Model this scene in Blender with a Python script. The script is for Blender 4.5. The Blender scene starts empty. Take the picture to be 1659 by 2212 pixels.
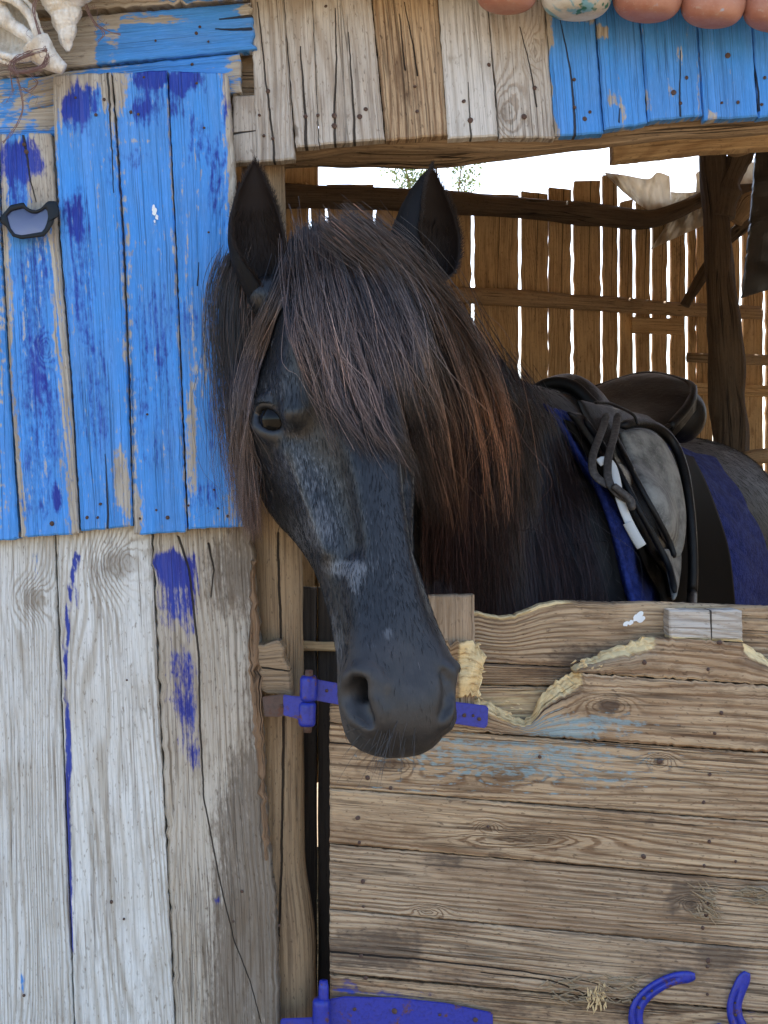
import bpy, bmesh, math, random
import numpy as np
from mathutils import Vector, noise as mnoise
rng = np.random.default_rng(7)
random.seed(7)
R = math.radians
sc = bpy.context.scene
C = sc.collection

# ------------------------------------------------------------------ camera, sky, sun, exposure
F_PX, CX, CY, CAM_H, WALL = 2627.0, 829.5, 1106.0, 1.35, 1.6
cam_d = bpy.data.cameras.new('camera'); cam = bpy.data.objects.new('camera', cam_d); C.objects.link(cam)
cam.location = (0, -WALL, CAM_H); cam.rotation_euler = (R(90), 0, 0)
cam_d.sensor_fit = 'VERTICAL'; cam_d.sensor_height = 36.0; cam_d.lens = 36.0 * F_PX / 2212.0
cam_d.clip_start = 0.05; cam_d.clip_end = 2000
sc.camera = cam
world = bpy.data.worlds.new('World'); sc.world = world; world.use_nodes = True
wt = world.node_tree; wt.nodes.clear()
SUN_EL, SUN_AZ = 52, 20            # sun behind the stable, a little to the right of the view
sky = wt.nodes.new('ShaderNodeTexSky'); sky.sky_type = 'NISHITA'; sky.sun_disc = False
sky.sun_elevation = R(SUN_EL); sky.sun_rotation = R(SUN_AZ); sky.dust_density = 2.0; sky.air_density = 1.0; sky.ozone_density = 1.0
bg = wt.nodes.new('ShaderNodeBackground'); bg.inputs['Strength'].default_value = 0.13
wo = wt.nodes.new('ShaderNodeOutputWorld')
wt.links.new(sky.outputs[0], bg.inputs[0]); wt.links.new(bg.outputs[0], wo.inputs[0])
sun_d = bpy.data.lights.new('sun', 'SUN'); sun_d.energy = 4.2; sun_d.angle = R(0.55); sun_d.color = (1.0, 0.93, 0.82)
sun = bpy.data.objects.new('sun', sun_d); C.objects.link(sun)
_sv = Vector((math.sin(R(SUN_AZ)) * math.cos(R(SUN_EL)), math.cos(R(SUN_AZ)) * math.cos(R(SUN_EL)), math.sin(R(SUN_EL))))
sun.rotation_euler = _sv.to_track_quat('Z', 'Y').to_euler(); sun.location = (2, 6, 8)
sc.view_settings.view_transform = 'Standard'; sc.view_settings.look = 'None'
sc.view_settings.exposure = 2.0; sc.view_settings.gamma = 1.0; sc.view_settings.use_curve_mapping = False
sc.cycles.use_denoising = True; sc.cycles.max_bounces = 6; sc.cycles.diffuse_bounces = 4; sc.cycles.glossy_bounces = 2; sc.cycles.transmission_bounces = 4
sc.cycles.transparent_max_bounces = 16; sc.cycles.sample_clamp_indirect = 8.0
sc.cycles_curves.shape = 'RIBBONS'
sc.render.filter_size = .85
sc.cycles.use_adaptive_sampling = True; sc.cycles.adaptive_threshold = .02; sc.cycles.denoising_prefilter = 'ACCURATE'

# ------------------------------------------------------------------ helpers
def W(px, py, d):
    """photograph pixel (1659x2212 grid) at distance d from the camera -> point in the place"""
    px, py, d = np.broadcast_arrays(np.asarray(px, float), np.asarray(py, float), np.asarray(d, float))
    return np.stack([(px - CX) / F_PX * d, d - WALL, CAM_H - (py - CY) / F_PX * d], -1)
def V3(a): return Vector((float(a[0]), float(a[1]), float(a[2])))
def norm(a): a = np.asarray(a, float); return a / np.linalg.norm(a)
def smooth(x, a, b): t = np.clip((np.asarray(x, float) - a) / (b - a), 0, 1); return t * t * (3 - 2 * t)
def tag(o, label=None, cat=None, group=None, kind=None):
    if label: o['label'] = label
    if cat: o['category'] = cat
    if group: o['group'] = group
    if kind: o['kind'] = kind
    return o
def empty(name, loc, label, cat, group=None):
    o = bpy.data.objects.new(name, None); C.objects.link(o); o.location = V3(loc); o.empty_display_size = .05
    return tag(o, label, cat, group, 'thing')
def link(name, me, mat=None, parent=None, smooth_=False):
    if mat is not None and not me.materials: me.materials.append(mat)
    if smooth_: me.polygons.foreach_set('use_smooth', [True] * len(me.polygons))
    o = bpy.data.objects.new(name, me); C.objects.link(o)
    if parent is not None:
        o.parent = parent; o.matrix_parent_inverse = mpi(parent)
    return o
def mpi(p): return mw(p).inverted()
def mw(o):
    from mathutils import Matrix
    m = Matrix.LocRotScale(o.location, o.rotation_euler, o.scale)
    if o.parent is not None: m = mw(o.parent) @ o.matrix_parent_inverse @ m
    return m
def mesh(name, verts, faces):
    me = bpy.data.meshes.new(name)
    me.from_pydata([tuple(map(float, v)) for v in verts], [], [tuple(int(i) for i in f) for f in faces]); me.update()
    bm = bmesh.new(); bm.from_mesh(me); bmesh.ops.recalc_face_normals(bm, faces=bm.faces); bm.to_mesh(me); bm.free(); return me
def grid_faces(nu, nv, base=0, flip=False):
    f = []
    for i in range(nu - 1):
        for j in range(nv - 1):
            a = base + i * nv + j; q = (a, a + 1, a + nv + 1, a + nv)
            f.append(q[::-1] if flip else q)
    return f
def catmull(P, n):
    """resample a polyline smoothly to n points by arc length"""
    P = np.asarray(P, float)
    if len(P) == 2:
        t = np.linspace(0, 1, n)[:, None]; return P[0] * (1 - t) + P[1] * t
    Q = np.vstack([2 * P[0] - P[1], P, 2 * P[-1] - P[-2]]); out = []
    for i in range(1, len(Q) - 2):
        t = np.linspace(0, 1, 16, endpoint=False)[:, None]
        a, b, c, d = Q[i - 1], Q[i], Q[i + 1], Q[i + 2]
        out.append(.5 * (2 * b + (c - a) * t + (2 * a - 5 * b + 4 * c - d) * t ** 2 + (3 * b - a - 3 * c + d) * t ** 3))
    out.append(P[-1:]); S = np.vstack(out)
    L = np.r_[0, np.cumsum(np.linalg.norm(np.diff(S, axis=0), axis=1))]
    s = np.linspace(0, L[-1], n)
    return np.stack([np.interp(s, L, S[:, k]) for k in range(S.shape[1])], -1)
def polyl(P, n):
    """resample a polyline linearly (keeps corners)"""
    P = np.asarray(P, float)
    L = np.r_[0, np.cumsum(np.linalg.norm(np.diff(P, axis=0), axis=1))]; s = np.linspace(0, L[-1], n)
    return np.stack([np.interp(s, L, P[:, k]) for k in range(P.shape[1])], -1)
def nz(x, y=0., z=0.): return mnoise.noise((x, y, z))
def tube(P, rad, seg=10, closed_ends=True, flat=1.0, upv=(0, 0, 1), bumps=0., seed=0., lumpy=0.):
    """verts, faces of a tube along points P (n,3) with radii"""
    P = np.asarray(P, float); n = len(P); rad = np.broadcast_to(np.asarray(rad, float), (n,))
    T = np.gradient(P, axis=0); T /= np.linalg.norm(T, axis=1)[:, None] + 1e-12
    v = []; up = np.asarray(upv, float)
    for i in range(n):
        s = np.cross(T[i], up); s = s / (np.linalg.norm(s) + 1e-9); u = np.cross(s, T[i]); up = u
        for k in range(seg):
            a = 2 * math.pi * k / seg; r = rad[i]
            if bumps: r *= 1 + bumps * nz(math.cos(a) * 1.2 + seed, math.sin(a) * 1.2, i * .25 + seed) + lumpy * nz(seed, i * .13, 3.)
            v.append(P[i] + r * (math.cos(a) * s + flat * math.sin(a) * u))
    f = [(i * seg + k, i * seg + (k + 1) % seg, (i + 1) * seg + (k + 1) % seg, (i + 1) * seg + k) for i in range(n - 1) for k in range(seg)]
    if closed_ends: f += [tuple(range(seg))[::-1], tuple((n - 1) * seg + k for k in range(seg))]
    return v, [q[::-1] for q in f]
def set_uv(me, uvs):
    """uvs per vertex -> UV layer"""
    lay = me.uv_layers.new(name='UVMap'); li = np.zeros(len(me.loops), int); me.loops.foreach_get('vertex_index', li)
    lay.data.foreach_set('uv', np.asarray(uvs, float)[li].ravel())
def set_attr(me, name, vals):
    a = me.attributes.new(name, 'FLOAT', 'POINT'); a.data.foreach_set('value', np.asarray(vals, np.float32))
def join_parts(parts):
    V, Fc = [], []
    for v, f in parts:
        b = len(V); V += [tuple(p) for p in v]; Fc += [tuple(i + b for i in q) for q in f]
    return V, Fc
def log_mesh(name, P, rad, seg=14, bumps=.12, lumpy=.12, n=None):
    P = np.asarray(P, float); n = n or max(12, int(len(P) * 8)); S = catmull(P, n)
    rad = np.interp(np.linspace(0, 1, n), np.linspace(0, 1, len(np.atleast_1d(rad))), np.atleast_1d(rad))
    sd = random.random() * 50
    v, f = tube(S, rad, seg, bumps=bumps, lumpy=lumpy, seed=sd)
    me = mesh(name, v, f); L = np.r_[0, np.cumsum(np.linalg.norm(np.diff(S, axis=0), axis=1))]
    uv = []
    for i in range(n):
        for k in range(seg):
            kk = k if k <= seg / 2 else seg - k
            uv.append((L[i] + sd, 2 * math.pi * rad.mean() * kk / seg + sd))
    set_uv(me, uv); seedless(me); me.polygons.foreach_set('use_smooth', [True] * len(me.polygons)); return me

# ------------------------------------------------------------------ node helpers
class NT:
    def __init__(s, name):
        s.m = bpy.data.materials.new(name); s.m.use_nodes = True; s.t = s.m.node_tree; s.t.nodes.clear()
    def n(s, typ, ins=None, **kw):
        nd = s.t.nodes.new('ShaderNode' + typ)
        for k, v in kw.items(): setattr(nd, k, v)
        for k, v in (ins or {}).items(): s.put(nd.inputs[k], v)
        return nd
    def put(s, sock, v):
        if isinstance(v, bpy.types.NodeSocket): s.t.links.new(v, sock)
        elif v is not None:
            if sock.type == 'RGBA' and len(v) == 3: v = (*v, 1)
            sock.default_value = v
    def math(s, op, a, b=None, c=None, clamp=False):
        nd = s.n('Math', operation=op, use_clamp=clamp)
        for i, v in enumerate((a, b, c)):
            if v is not None: s.put(nd.inputs[i], v)
        return nd.outputs[0]
    def mix(s, fac, a, b, typ='MIX'):
        nd = s.n('Mix', data_type='RGBA', blend_type=typ, clamp_factor=True)
        s.put(nd.inputs[0], fac); s.put(nd.inputs[6], a); s.put(nd.inputs[7], b); return nd.outputs[2]
    def noise(s, vec, scale=1., detail=2., rough=.5, dist=0.):
        return s.n('TexNoise', {'Vector': vec, 'Scale': scale, 'Detail': detail, 'Roughness': rough, 'Distortion': dist}).outputs[0]
    def xyz(s, x, y, z=0.): return s.n('CombineXYZ', {0: x, 1: y, 2: z}).outputs[0]
    def step(s, x, a, b):
        nd = s.n('MapRange', {0: x, 1: a, 2: b, 3: 0., 4: 1.}, interpolation_type='SMOOTHSTEP'); return nd.outputs[0]
    def attr(s, name, out=2): return s.n('Attribute', attribute_name=name).outputs[out]
    def bump(s, h, strength=.5, dist=.002, nrm=None):
        d = {'Height': h, 'Strength': strength, 'Distance': dist}
        if nrm is not None: d['Normal'] = nrm
        return s.n('Bump', d).outputs[0]
    def bsdf(s, **kw):
        nd = s.n('BsdfPrincipled')
        for k, v in kw.items(): s.put(nd.inputs[k.replace('_', ' ')], v)
        return nd
    def out(s, shader):
        o = s.n('OutputMaterial'); s.t.links.new(shader, o.inputs[0]); return s.m

SKYBLUE, ULTRA, PALEBLUE, RAW = (.042, .265, .72), (.010, .018, .25), (.25, .39, .43), (.80, .63, .34)
def wood(name, light, mid, dark, ring=3., lines=110., ramt=.7, famt=.6, bump=.7, rough=.8, crackle=.5, dirt=.4, dirtcol=(.06, .045, .035), pale=SKYBLUE, blot=.25, contrast=1.):
    k = NT(name)
    uv = k.n('UVMap', uv_map='UVMap').outputs[0]; sp = k.n('SeparateXYZ', {0: uv}); u, v = sp.outputs[0], sp.outputs[1]
    mul = lambda a, b: k.math('MULTIPLY', a, b)
    # growth rings: contours of a stretched field, so they arch round knots
    fld = k.noise(k.xyz(mul(u, 1.6), mul(v, 9.)), 1., 1.2, .4)
    wob = k.noise(k.xyz(mul(u, 9.), mul(v, 40.)), 1., 2., .5)
    rf = k.math('ADD', k.math('ADD', mul(fld, ring * 6), mul(v, lines)), mul(wob, .55)); kn = mul(k.attr('kn'), k.math('MULTIPLY_ADD', k.noise(k.xyz(mul(u, 22.), mul(v, 40.), 31.), 1., 3., .6), 1.0, .5)); rf = k.math('ADD', rf, mul(kn, 5.))
    rs = k.math('MULTIPLY_ADD', k.math('SINE', mul(rf, 6.2832)), .5, .5)
    rs = k.math('POWER', rs, 1.6)
    zone = k.step(k.noise(k.xyz(mul(u, 2.2), mul(v, 14.)), 1., 2.), .3, .62)
    rs = mul(rs, k.math('MULTIPLY_ADD', zone, .65, .35))
    fib = k.noise(k.xyz(mul(u, 7.), mul(v, 330.)), 1., 4., .62)
    fine = k.noise(k.xyz(mul(u, 60.), mul(v, 900.)), 1., 2., .6)
    blo = k.noise(k.xyz(mul(u, 5.), mul(v, 11.)), 1., 5., .6)
    speck = k.noise(k.xyz(mul(u, 90.), mul(v, 220.)), 1., 3., .6)
    col = k.mix(k.math('MULTIPLY', k.step(rs, .15, .95), ramt), light, mid)
    col = k.mix(mul(k.step(fib, .48, .75), famt), col, dark)
    col = k.mix(mul(k.step(fine, .5, .8), .35), col, dark)
    col = k.mix(mul(k.step(blo, .42, .75), blot * 2), col, mid)
    col = k.mix(mul(k.step(speck, .58, .70), .6), col, dark)
    dk = k.noise(k.xyz(mul(u, 3.5), mul(v, 520.), 4.), 1., 3., .6); dz = k.step(k.noise(k.xyz(mul(u, 4.), mul(v, 25.), 8.), 1., 3., .6), .40, .62)
    col = k.mix(mul(mul(k.step(dk, .55, .66), dz), .75), col, tuple(x * .55 for x in dark))
    lk = k.noise(k.xyz(mul(u, 6.), mul(v, 420.), 9.), 1., 3., .6)
    col = k.mix(mul(k.step(lk, .56, .72), .45), col, tuple(min(.85, x * 1.25 + .03) for x in light))
    kd = k.step(k.math('ADD', kn, mul(k.math('SUBTRACT', blo, .5), .5)), .60, .92); col = k.mix(mul(kd, .5), col, dark); kr = mul(k.step(kn, .12, .4), k.step(rs, .45, .8)); col = k.mix(mul(kr, .22), col, dark)
    # coarse dark grain and patchy weathering
    g2 = k.noise(k.xyz(mul(u, 5.), mul(v, 170.), 3.), 1., 3., .6); z2 = k.step(k.noise(k.xyz(mul(u, 6.), mul(v, 18.), 11.), 1., 4., .6), .38, .66)
    col = k.mix(mul(mul(k.step(g2, .50, .62), k.math('MULTIPLY_ADD', z2, .75, .25)), .62 * contrast), col, dark)
    z3 = k.step(k.noise(k.xyz(mul(u, 9.), mul(v, 24.), 17.), 1., 6., .68), .50, .68); col = k.mix(mul(z3, .45 * contrast), col, tuple(.5 * (x + y) for x, y in zip(mid, dark)))
    # weather cracks along the grain
    cn = k.noise(k.xyz(mul(u, 1.3), mul(v, 46.)), 1., 2., .5)
    cr = k.math('SUBTRACT', 1., k.step(k.math('ABSOLUTE', k.math('SUBTRACT', cn, .5)), .0, .012))
    cr = mul(cr, k.step(k.noise(k.xyz(mul(u, 2.1), mul(v, 6.)), 1., 2.), .52, .62)); cr = mul(cr, crackle)
    # dirt with a shape of its own
    st = k.attr('stain'); stm = k.step(k.math('ADD', st, k.math('ADD', mul(k.math('SUBTRACT', blo, .5), 1.8), k.math('ADD', mul(k.math('SUBTRACT', fib, .5), .9), mul(k.math('SUBTRACT', speck, .5), .9)))),   .34, .86)
    col = k.mix(mul(stm, .66), col, dirtcol)
    dn = k.step(k.noise(k.xyz(mul(u, 7.), mul(v, 16.), 5.), 1., 6., .65), .58, .78)
    col = k.mix(mul(dn, dirt), col, dirtcol)
    # paint: per-vertex masks broken up by the grain
    brk = k.math('ADD', mul(k.math('SUBTRACT', fib, .5), .9), k.math('ADD', mul(k.math('SUBTRACT', rs, .4), .28), mul(k.math('SUBTRACT', speck, .5), 1.3)))
    brk = k.math('ADD', brk, mul(k.math('SUBTRACT', k.noise(k.xyz(mul(u, 7.), mul(v, 75.), 6.), 1., 4., .65), .5), 1.1))
    tone = k.noise(k.xyz(mul(u, 9.), mul(v, 30.), 2.), 1., 4., .6)
    def paint(col, att, pc, pc2, soft=.16):
        m = k.step(k.math('ADD', k.attr(att), mul(brk, .85)), .5 - soft, .5 + soft); m = mul(m, k.step(k.attr(att), .03, .14))
        c2 = k.mix(k.step(tone, .3, .7), pc, pc2); sk = k.noise(k.xyz(mul(u, 4.), mul(v, 85.), 21.), 1., 4., .65); c2 = k.mix(mul(k.step(sk, .50, .68), .55), c2, tuple(x * .62 for x in pc)); c2 = k.mix(mul(k.step(sk, .48, .32), .5), c2, tuple(min(1, x * 1.12 + .05) for x in pc))
        c2 = k.mix(mul(k.step(fib, .52, .72), .5), c2, tuple(x * .5 for x in pc))
        c2 = k.mix(mul(k.step(fine, .5, .75), .4), c2, tuple(min(1, x * 1.3 + .08) for x in pc))
        c2 = k.mix(mul(k.step(dk, .56, .64), .6), c2, tuple(x * .3 for x in pc))
        return k.mix(k.math('MULTIPLY', m, .97 if pc != PALEBLUE else .72), col, c2), m
    col, m1 = paint(col, 'paint1', pale, tuple(x * .8 + .03 for x in pale))
    col, m2 = paint(col, 'paint2', ULTRA, (.014, .050, .36), .30)
    rw = k.step(k.math('ADD', k.attr('raw'), mul(k.math('SUBTRACT', fib, .5), .7)), .35, .65)
    rawc = k.mix(k.step(k.noise(k.xyz(mul(u, 40.), mul(v, 200.)), 1., 3., .6), .45, .75), RAW, (.36, .21, .08))
    col = k.mix(rw, col, rawc)
    # drawn cracks: signed distance in metres carried by the vertices
    def ck(att):
        wig = mul(k.math('SUBTRACT', k.noise(k.xyz(mul(u, 30.), 3.), 1., 3., .6), .5), .004)
        d = k.math('ABSOLUTE', k.math('ADD', k.attr(att), wig))
        w_ = k.attr(att + '_w'); return k.math('SUBTRACT', 1., k.step(k.math('SUBTRACT', d, w_), -.0003, .0005))
    c1 = k.math('MAXIMUM', ck('crack'), ck('crackb')); call = k.math('MAXIMUM', cr, c1)
    col = k.mix(k.math('MULTIPLY', call, .93), col, tuple(x * .12 for x in dark))
    h = k.math('ADD', mul(rs, -.35), k.math('ADD', mul(fib, -.8), mul(fine, -.35)))
    h = k.math('ADD', h, k.math('ADD', mul(m1, .12), mul(call, -3.)))
    h = k.math('ADD', h, k.math('ADD', mul(blo, .4), mul(rw, mul(tone, 1.5))))
    nb = k.bump(h, bump, .0022)
    rg = k.math('MULTIPLY_ADD', k.math('MAXIMUM', m1, m2), -.18, rough)
    b = k.bsdf(Base_Color=col, Roughness=rg, Normal=nb, Specular_IOR_Level=.3)
    return k.out(b.outputs[0])

def seedless(me):
    for a in ('paint1', 'paint2', 'stain', 'raw', 'kn', 'crack', 'crack_w', 'crackb', 'crackb_w'):
        if a not in me.attributes: set_attr(me, a, np.full(len(me.vertices), 1. if a in ('crack', 'crackb') else 0., np.float32))
def crack_field(px, py, line, scale):
    """signed distance (m) to a polyline given in pixels, and tapering half-width"""
    L = np.asarray(line, float); best = np.full(px.shape, 1e9); sg = np.zeros(px.shape)
    for a, b in zip(L[:-1], L[1:]):
        d = b - a; l2 = d @ d; t = np.clip(((px - a[0]) * d[0] + (py - a[1]) * d[1]) / l2, -.0, 1.0)
        qx, qy = a[0] + t * d[0], a[1] + t * d[1]; ds = np.hypot(px - qx, py - qy)
        s = np.sign((px - a[0]) * d[1] - (py - a[1]) * d[0]); m = ds < best; best[m] = ds[m]; sg[m] = s[m]
    return best * sg * scale
def plank(name, parent, A, B, d, th, mat, paint1=None, paint2=None, stain=None, raw=None, crack=None, crackb=None, cw=.0009,
          jit=.0008, endjit=.0015, cell=.008, relief=.0012, chew=None, smooth_edges=False, seedv=None, knots=()):
    """board between two long edges A and B (pixel polylines, same direction) at distance d (number or function of pixel x)"""
    A, B = np.asarray(A, float), np.asarray(B, float)
    df = d if callable(d) else (lambda x: np.full(np.shape(x), float(d)))
    d0 = float(np.mean(df(np.r_[A[:, 0], B[:, 0]])))
    ln = np.linalg.norm(np.diff(A, axis=0), axis=1).sum() / F_PX * d0; wd = np.linalg.norm(A.mean(0) - B.mean(0)) / F_PX * d0
    nu = int(np.clip(ln / cell, 4, 150)); nv = int(np.clip(wd / cell, 3, 40))
    res = catmull if smooth_edges else polyl
    a, b = res(A, nu + 1), res(B, nu + 1)
    e = min(.2, .0022 / max(wd, 1e-3)); t = np.r_[0, e, np.linspace(e, 1 - e, nv + 1)[1:-1], 1 - e, 1]
    el = min(.1, .0022 / max(ln, 1e-3)); s_idx = np.linspace(0, nu, nu + 1); s_idx[1] = min(s_idx[1], max(el * nu, .05)) if nu > 4 else s_idx[1]
    s_idx = np.r_[0, el * nu, np.arange(1, nu), nu - el * nu, nu]
    ai = np.stack([np.interp(s_idx, np.arange(nu + 1), a[:, k]) for k in (0, 1)], -1)
    bi = np.stack([np.interp(s_idx, np.arange(nu + 1), b[:, k]) for k in (0, 1)], -1)
    P = ai[:, None] * (1 - t)[None, :, None] + bi[:, None] * t[None, :, None]
    px, py = P[..., 0], P[..., 1]
    X = W(px, py, df(px)); sd = random.random() * 90 if seedv is None else seedv
    n0, n1 = X.shape[:2]
    jl = np.array([[nz(s * .9 + sd, q * 7.) + .5 * nz(s * .3 + sd, q * 5 + 2) for q in (0, 1)] for s in s_idx])
    side = (X[:, -1] - X[:, 0]); side /= np.linalg.norm(side, axis=1)[:, None] + 1e-9
    wgt = np.clip(1 - np.minimum(t, 1 - t) * wd / .02, 0, 1); 
    off = np.where(t[None, :] < .5, jl[:, :1], jl[:, 1:]) * wgt[None, :] * jit * 1.6
    X += off[..., None] * side[:, None, :]
    fw = X[-1] - X[0]; fw /= np.linalg.norm(fw, axis=1)[:, None] + 1e-9
    ej = np.array([[nz(q * 9 + sd, 3.3 + k * 7) + .6 * nz(q * 31 + sd, 1. + k) for q in t] for k in (0, 1)]) * endjit
    for k, rows in ((0, (0, 1)), (1, (-1, -2))):
        for r_ in rows: X[r_] += ej[k][:, None] * fw
    rel = np.array([[nz(s * .18 + sd, q * 2.2) for q in t] for s in s_idx]) * relief * 1.4
    X[..., 1] += rel
    ed = np.zeros((n0, n1)); ed[0] = ed[-1] = 1; ed[:, 0] = ed[:, -1] = 1
    X[..., 1] += ed * .0020
    if chew is not None:
        cm = chew(px, py, t[None, :] * np.ones_like(px)); rgh = np.array([[nz(X[i, j, 0] * 190, X[i, j, 2] * 190, 2.) + .7 * nz(X[i, j, 0] * 420, X[i, j, 2] * 420, 7.) for j in range(n1)] for i in range(n0)])
        X[..., 1] += cm * th * .8 + np.minimum(cm * 3, 1) * rgh * .0035; X[..., 2] += np.minimum(cm * 3, 1) * rgh[::-1] * .002
    fr = X.reshape(-1, 3)
    ring = [i * n1 for i in range(n0)] + [(n0 - 1) * n1 + j for j in range(1, n1)] + [i * n1 + n1 - 1 for i in range(n0 - 2, -1, -1)] + [j for j in range(n1 - 2, 0, -1)]
    back = fr[ring].copy(); back[:, 1] = df(px).ravel()[ring] - WALL + th
    V = np.vstack([fr, back]); nf = len(fr); nr = len(ring)
    faces = grid_faces(n0, n1)
    for i in range(nr):
        j = (i + 1) % nr; faces.append((ring[j], ring[i], nf + i, nf + j))
    faces.append(tuple(nf + i for i in range(nr)))
    me = mesh(name, V, faces)
    bm = bmesh.new(); bm.from_mesh(me); bmesh.ops.recalc_face_normals(bm, faces=bm.faces); bm.to_mesh(me); bm.free()
    al = np.r_[0, np.cumsum(np.linalg.norm(np.diff(W(ai[:, 0], ai[:, 1], d0), axis=0), axis=1))]
    U = np.repeat(al[:, None], n1, 1) + sd; Vv = t[None, :] * wd * np.ones((n0, 1)) + sd * .37
    uv = np.stack([U, Vv], -1).reshape(-1, 2); uvb = uv[ring].copy(); uvb[:, 1] += np.where(np.arange(nr) % 2, .004, .0)
    set_uv(me, np.vstack([uv, uvb]))
    S, Tt = (s_idx / nu)[:, None] * np.ones((1, n1)), t[None, :] * np.ones((n0, 1))
    for nm, fn in (('paint1', paint1), ('paint2', paint2), ('stain', stain), ('raw', raw)):
        val = np.zeros((n0, n1)) if fn is None else np.broadcast_to(np.asarray(fn(px, py, S, Tt) if callable(fn) else fn, float), (n0, n1))
        vv = val.ravel(); set_attr(me, nm, np.r_[vv, vv[ring] * (.6 if nm.startswith('p') else 1.)])
    kv = np.zeros((n0, n1))
    for (kx, ky, rx_, ry_) in knots: kv = np.maximum(kv, np.exp(-((px - kx) / rx_) ** 2 - ((py - ky) / ry_) ** 2))
    set_attr(me, 'kn', np.r_[kv.ravel(), kv.ravel()[ring] * 0])
    for nm, cl in (('crack', crack), ('crackb', crackb)):
        if cl is None: sdv = np.full((n0, n1), 1.); wv = np.zeros((n0, n1))
        else:
            sdv = crack_field(px, py, cl, d0 / F_PX); L = np.asarray(cl, float); ax = 1 if abs(L[-1, 1] - L[0, 1]) > abs(L[-1, 0] - L[0, 0]) else 0
            q = (px, py)[ax]; lo, hi = sorted((L[0, ax], L[-1, ax])); tt = (q - L[0, ax]) / (L[-1, ax] - L[0, ax])
            wv = cw * np.clip(1 - .75 * tt, .1, 1); wv = np.where((tt < -.01) | (tt > 1.01), -.01, wv)
        set_attr(me, nm, np.r_[sdv.ravel(), sdv.ravel()[ring]]); set_attr(me, nm + '_w', np.r_[wv.ravel(), wv.ravel()[ring]])
    o = link(name, me, mat, parent); return o
def jag(P, x0, x1, amp, step=7.):
    """break a pixel outline up into splintery steps between x0 and x1"""
    out = [P[0]]
    for p, q in zip(P[:-1], P[1:]):
        n = max(1, int(math.hypot(q[0] - p[0], q[1] - p[1]) / step))
        for i in range(1, n + 1):
            t = i / n; x, y = p[0] + (q[0] - p[0]) * t, p[1] + (q[1] - p[1]) * t; m = (x0 < x < x1); out.append((x + m * random.uniform(-.3, .3) * amp, y + m * random.uniform(-1, 1) * amp))
    return out
def blob(px, py, cx, cy, rx, ry, e=.5):
    """soft brushed patch with an uneven outline"""
    px, py = np.asarray(px, float), np.asarray(py, float); r0 = np.maximum(np.abs(px - cx) / rx, np.abs(py - cy) / ry); out = np.zeros(r0.shape); m = r0 < 1 + e + .5
    if not m.any(): return out
    x, y = px[m], py[m]; n1 = np.array([nz(a_ * .045 + cx, b_ * .018 + cy, 1.) + .6 * nz(a_ * .14, b_ * .04 + cx, 4.) for a_, b_ in zip(x, y)])
    r = (np.abs((x - cx) / rx) ** 2.6 + np.abs((y - cy) / ry) ** 2.6) ** (1 / 2.6) + n1 * .38; out[m] = 1 - smooth(r, 1 - e, 1 + e); return out
# ------------------------------------------------------------------ materials of the setting
M = {}
M['white_wood'] = wood('weathered_white_wood', (.70, .71, .68), (.43, .39, .32), (.19, .15, .105), ring=2.6, lines=95, ramt=.75, famt=.42, bump=.9, dirt=.30, dirtcol=(.13, .10, .07), crackle=.25, blot=.22, contrast=1.05)
M['brown_board'] = wood('dirty_brown_board', (.44, .37, .28), (.25, .18, .115), (.10, .07, .045), ring=2.2, lines=120, ramt=.6, famt=.7, bump=.8, dirt=.35, dirtcol=(.055, .045, .04), crackle=.4)
M['blue_board'] = wood('blue_painted_board', (.46, .42, .35), (.30, .25, .19), (.16, .13, .10), ring=3.4, lines=70, ramt=.6, famt=.5, bump=.8, dirt=.1, crackle=.35)
M['grey_wood'] = wood('weathered_grey_wood', (.53, .49, .43), (.36, .30, .235), (.15, .115, .085), ring=3.2, lines=90, ramt=.75, famt=.6, bump=.9, dirt=.3, crackle=.6, dirtcol=(.10, .08, .06))
M['door_wood'] = wood('weathered_door_wood', (.50, .365, .225), (.20, .112, .056), (.050, .027, .015), ring=2.0, lines=120, ramt=.85, famt=.7, bump=1.0, dirt=.4, dirtcol=(.07, .045, .032), crackle=.35, pale=PALEBLUE, blot=.3, contrast=1.3)
M['door_straight'] = wood('straight_door_wood', (.48, .36, .235), (.205, .122, .066), (.050, .030, .018), ring=.8, lines=150, ramt=.8, famt=.8, bump=1.0, dirt=.55, dirtcol=(.075, .055, .042), crackle=.3, pale=PALEBLUE, blot=.35, contrast=1.3)
M['inner_wood'] = wood('warm_inner_wood', (.52, .36, .19), (.36, .225, .11), (.12, .072, .036), ring=3., lines=50, ramt=.7, famt=.6, bump=.6, dirt=.4, dirtcol=(.05, .03, .016), crackle=.5)
M['log'] = wood('barked_log', (.34, .245, .15), (.22, .145, .085), (.07, .045, .028), ring=2., lines=90, ramt=.5, famt=.75, bump=1.0, dirt=.5, dirtcol=(.045, .032, .022), crackle=.8)
M['post_wood'] = wood('worn_post_wood', (.36, .255, .15), (.23, .15, .085), (.075, .048, .030), ring=1.2, lines=60, ramt=.4, famt=.6, bump=.8, dirt=.35, dirtcol=(.09, .06, .04), crackle=.8)
def metal(name, col, rough=.45, rust=.3, spec=.5, rustcol=(.11, .042, .022)):
    k = NT(name); g = k.n('TexCoord').outputs['Object']
    a = k.noise(g, 60., 5., .65); b = k.noise(g, 220., 3., .6)
    m = k.step(a, .70 - rust * .3, .78 - rust * .2)
    c = k.mix(k.step(b, .4, .8), col, tuple(x * .6 for x in col)); c = k.mix(m, c, rustcol)
    nb = k.bump(k.math('ADD', a, b), .35, .0012)
    return k.out(k.bsdf(Base_Color=c, Roughness=k.math('MULTIPLY_ADD', m, .3, rough), Normal=nb, Specular_IOR_Level=spec).outputs[0])
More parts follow.
